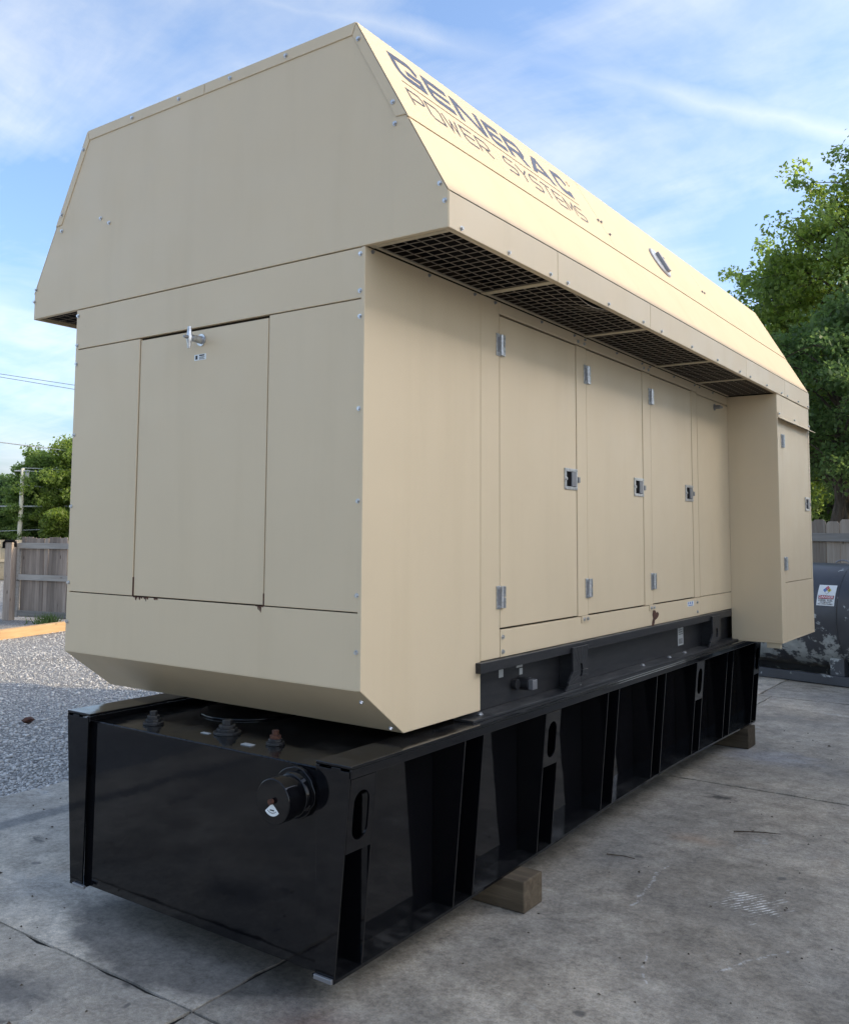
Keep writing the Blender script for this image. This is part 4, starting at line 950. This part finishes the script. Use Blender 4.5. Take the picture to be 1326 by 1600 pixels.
# ------------------------------------------------------------------ trees
def make_tree(name, label, loc, H, R, base, seed, nclump, per, lsize, mat, group, lean=(0, 0), trunk_r=.22, squash=1.0, cl_r=.42, crown_pow=0.8):
    rg = np.random.default_rng(seed); rd = random.Random(seed)
    tr = thing(name, label, 'tree', loc, 0, group)
    g = Geo()
    top = Vector((lean[0], lean[1], H * .9)); P_ = []
    for k in range(8):
        s_ = k / 7; P_.append(Vector((lean[0] * s_ ** 1.4 + rd.uniform(-.12, .12) * (k > 0), lean[1] * s_ ** 1.4 + rd.uniform(-.12, .12) * (k > 0), H * .9 * s_)))
    g.tube(P_, [trunk_r * (1.25 if k == 0 else 1) * (1 - .86 * k / 7) for k in range(8)], 9)
    def trunk_at(z):
        s_ = min(max(z / (H * .9), 0), .999) * 7; i = int(s_); return P_[i].lerp(P_[i + 1], s_ - i)
    # main limbs, each a cloud of clumps
    cents = []; nl = 34
    for i in range(nl):
        h_ = base + (H - base) * ((i + .5) / nl) ** 0.95
        f_ = (h_ - base) / (H - base); prof_ = (1 - f_ ** 2.2) ** .6 * (0.55 + .45 * min(1, f_ * 3.2))
        a = i * 2.399 + rd.uniform(-.4, .4); rr = R * prof_ * rd.uniform(.58, 1.0)
        st = trunk_at(max(h_ - rr * .55, base * .55)); en = Vector((st.x + math.cos(a) * rr, st.y + math.sin(a) * rr * squash, min(h_ + rr * .12, H)))
        mid_ = st.lerp(en, .5) + Vector((rd.uniform(-.2, .2), rd.uniform(-.2, .2), .12 * rr))
        r0 = max(.03, trunk_r * .42 * (1 - f_ * .7)); g.tube([st, st.lerp(mid_, .6), mid_, en], [r0, r0 * .75, r0 * .5, .012], 5)
        m_ = max(3, int(nclump / nl)); cents += [en, mid_.lerp(en, .8), mid_.lerp(en, .55)]
        for k in range(m_):
            s_ = .28 + .80 * (k + rd.random()) / m_
            q0 = st.lerp(mid_, s_ * 2) if s_ < .5 else mid_.lerp(en, (s_ - .5) * 2)
            sp_ = (.30 + .55 * (1 - abs(s_ - .7))) * max(.55, R * .30)
            c_ = q0 + Vector((rd.gauss(0, sp_), rd.gauss(0, sp_ * squash), rd.gauss(0, sp_ * .62)))
            g.tube([q0, q0.lerp(c_, .55) + Vector((0, 0, .05)), c_], [.018, .012, .005], 3); cents.append(c_)
    part('trunk', g, BARK, tr)
    C_ = np.array([tuple(c_) for c_ in cents]); n = len(C_) * per
    ci = np.repeat(np.arange(len(C_)), per)
    cs_ = rg.uniform(.6, 1.35, len(C_))[ci][:, None]
    off = rg.normal(0, 1, (n, 3)); off /= np.linalg.norm(off, axis=1)[:, None]; off *= (rg.random(n) ** .45)[:, None] * cl_r * cs_ * np.array([1, 1, .62])
    ctr = C_[ci] + off
    ax = rg.normal(0, 1, (n, 3)) + np.array([0, 0, -.25]); ax /= np.linalg.norm(ax, axis=1)[:, None]
    nr = rg.normal(0, .75, (n, 3)) + np.array([0, 0, 1.0]); sd_ = np.cross(ax, nr); sd_ /= np.linalg.norm(sd_, axis=1)[:, None]
    L_ = (lsize * rg.uniform(.6, 1.3, n))[:, None]; wv_ = L_ * .34
    up2 = np.cross(sd_, ax) * L_ * .10
    V = np.stack([ctr - ax * L_ * .5, ctr - sd_ * wv_ + up2, ctr + ax * L_ * .5, ctr + sd_ * wv_ + up2], 1).reshape(-1, 3)
    Fq = np.arange(n * 4).reshape(n, 4)
    o = link('crown', np_mesh('crown', V, Fq, [mat]), tr)
    return tr
# right: big trees behind the fence
RG = 'trees behind the board fence on the right'
make_tree('tree', 'tallest broadleaf tree, cut by the right edge of the photo', (0.75, 19.6, 0), 11.3, 2.8, 2.9, 11, 310, 105, .115, LEAF_A, RG, lean=(-.2, 0), trunk_r=.30, cl_r=.50)
make_tree('tree', 'bushy bright green tree whose top rises just right of the hood end', (-1.7, 20.8, 0), 10.0, 2.7, 3.0, 12, 270, 100, .115, LEAF_C, RG, lean=(.2, .1), trunk_r=.22, cl_r=.48)
make_tree('tree', 'loose light tree farthest left of the right group, partly behind the hood', (-3.7, 21.8, 0), 9.0, 2.2, 2.4, 13, 190, 110, .12, LEAF_A, RG, lean=(.3, 0), trunk_r=.22, cl_r=.48)
make_tree('tree', 'dark green tree with a forked trunk visible right above the fence', (-1.45, 17.3, 0), 6.6, 2.0, 3.1, 14, 170, 95, .105, LEAF_B, RG, lean=(.35, .2), trunk_r=.17, cl_r=.42)
make_tree('tree', 'shaded tree filling the gap below the hood end', (-3.3, 27.0, 0), 8.4, 3.2, 1.0, 15, 300, 200, .14, LEAF_B, RG, trunk_r=.25, cl_r=.55)
make_tree('tree', 'bright undergrowth tree seen between the trunks above the fence', (-1.2, 30.0, 0), 7.0, 3.6, .4, 16, 260, 180, .16, LEAF_C, RG, trunk_r=.2, cl_r=.6)
# left: distant trees
LG = 'trees in the distance on the left'
make_tree('tree', 'tallest distant tree, its round top touching the left edge of the housing', (-50.4, 34.2, -1), 8.6, 3.1, .6, 21, 420, 190, .21, LEAF_C, LG, trunk_r=.3, cl_r=.75)
make_tree('tree', 'distant tree with a narrow crown directly behind the utility pole', (-53.6, 33.0, -1), 7.8, 2.1, .6, 22, 300, 190, .20, LEAF_A, LG, trunk_r=.25, cl_r=.7)
make_tree('tree', 'low dark distant tree at the left edge of the photo', (-58.5, 32.5, -1), 5.8, 3.6, .2, 23, 320, 190, .21, LEAF_B, LG, trunk_r=.25, cl_r=.8)
make_tree('tree', 'dark tree behind the gate, half hidden by the housing', (-46.5, 36.5, -1), 8.0, 3.4, .3, 24, 320, 190, .21, LEAF_B, LG, trunk_r=.25, cl_r=.8)
make_tree('tree', 'dark bushy tree low behind the utility pole', (-54.5, 37.0, -1), 5.4, 4.0, .1, 25, 300, 190, .21, LEAF_B, LG, trunk_r=.25, cl_r=.8)

# wood closing the view behind the yard (one mass)
rg = np.random.default_rng(99); ncl = 900
tt_ = rg.random(ncl); cx_ = -47 + tt_ * 44; cy_ = 40 + tt_ * 26 + rg.normal(0, 2.0, ncl)
ht_ = 5.2 + 1.6 * np.sin(cx_ * .55) + 1.1 * np.sin(cx_ * 1.37 + 1)
cz_ = rg.random(ncl) ** .8 * ht_ - .6
C_ = np.stack([cx_, cy_, cz_], 1); per = 75; n_l = ncl * per; ci = np.repeat(np.arange(ncl), per)
of_ = rg.normal(0, 1, (n_l, 3)); of_ /= np.linalg.norm(of_, axis=1)[:, None]; of_ *= (rg.random(n_l) ** .45)[:, None] * np.array([1.5, 1.5, .95])
ct_ = C_[ci] + of_; ax_ = rg.normal(0, 1, (n_l, 3)); ax_ /= np.linalg.norm(ax_, axis=1)[:, None]
sd2 = np.cross(ax_, rg.normal(0, .8, (n_l, 3)) + np.array([0, 0, 1.])); sd2 /= np.linalg.norm(sd2, axis=1)[:, None]
Lq = (.34 * rg.uniform(.6, 1.3, n_l))[:, None]
V = np.stack([ct_ - ax_ * Lq * .5, ct_ - sd2 * Lq * .34, ct_ + ax_ * Lq * .5, ct_ + sd2 * Lq * .34], 1).reshape(-1, 3)
o = link('distant_wood', np_mesh('distant_wood', V, np.arange(n_l * 4).reshape(n_l, 4), [LEAF_B])); tag(o, 'distant band of green woodland behind the yard', 'woodland', kind='stuff')

# ------------------------------------------------------------------ small things on the ground
def weed(loc, n, h_, label):
    g = Geo(); rd = random.Random(5)
    for k in range(n):
        a = rd.uniform(0, 6.28); r = abs(rd.gauss(0, .16)); b0 = Vector((r * math.cos(a), r * math.sin(a), -.01)); d_ = Vector((rd.gauss(0, .08), rd.gauss(0, .08), h_ * rd.uniform(.5, 1.1))); w = Vector((.010, .006, 0))
        g.add([b0 - w, b0 + w, b0 + d_ * .6 + w * .6, b0 + d_], [(0, 1, 2, 3)])
    o = part('weed_tuft', g, GRASSM, None); o.location = loc; tag(o, label, 'weed'); return o
weed((-13.75, 7.72, 0), 120, .22, 'small green weed tuft at the foot of the grey gate')
g = Geo(); g.tube([(0, 0, .008), (.09, .02, .012), (.19, .05, .008), (.27, .05, .008)], [.006, .005, .004, .002], 6); g.tube([(.09, .02, .012), (.12, .06, .010)], [.003, .002], 5)
o = part('twig', g, BARK, None); o.location = (0.60, 3.0, 0.003); o.rotation_euler = (0, 0, .3); tag(o, 'short brown twig lying on the concrete right of the tank', 'twig')
g = Geo(); g.tube([(0, 0, .004), (.10, .01, .006), (.16, .0, .004)], [.004, .003, .002], 5)
o = part('twig', g, BARK, None); o.location = (0.13, 2.15, 0.003); o.rotation_euler = (0, 0, .15); tag(o, 'thin dark twig on the concrete close to the tank rail', 'twig')
def pebble(loc, r, label, mat=BARK):
    me = bpy.data.meshes.new('pebble'); vv = [(v[0] * r * random.uniform(.8, 1.2), v[1] * r * random.uniform(.8, 1.2), v[2] * r * .55 + r * .5) for v in iv]
    me.from_pydata(vv, [], [tuple(int(i) for i in f) for f in ifc]); me.materials.append(mat); o = link('stone', me); o.location = loc; tag(o, label, 'stone'); return o
pebble((-5.72, 2.20, -.012), .06, 'single brown stone lying on the shaded gravel at the left', RUSTM)
# grit and leaf crumbs on the concrete
g = Geo(); rd = random.Random(3)
for k in range(420):
    x = rd.uniform(-3.3, 2.4); y = rd.uniform(-1.6, 6.5)
    if -1.6 < x < .1 and -.2 < y < 5.8: continue
    r = rd.uniform(.003, .010) * (1.8 if rd.random() > .95 else 1); a = rd.uniform(0, 6.28)
    P_ = [(x + r * math.cos(a + i * 2.1) * rd.uniform(.6, 1.3), y + r * math.sin(a + i * 2.1) * rd.uniform(.6, 1.3), .004) for i in range(3)]
    g.add(P_ + [(x, y, .004 + r * .7)], [(0, 1, 3), (1, 2, 3), (2, 0, 3)])
o = part('grit', g, BARK, None); tag(o, 'dark grit and leaf crumbs scattered over the concrete', 'grit', kind='stuff')
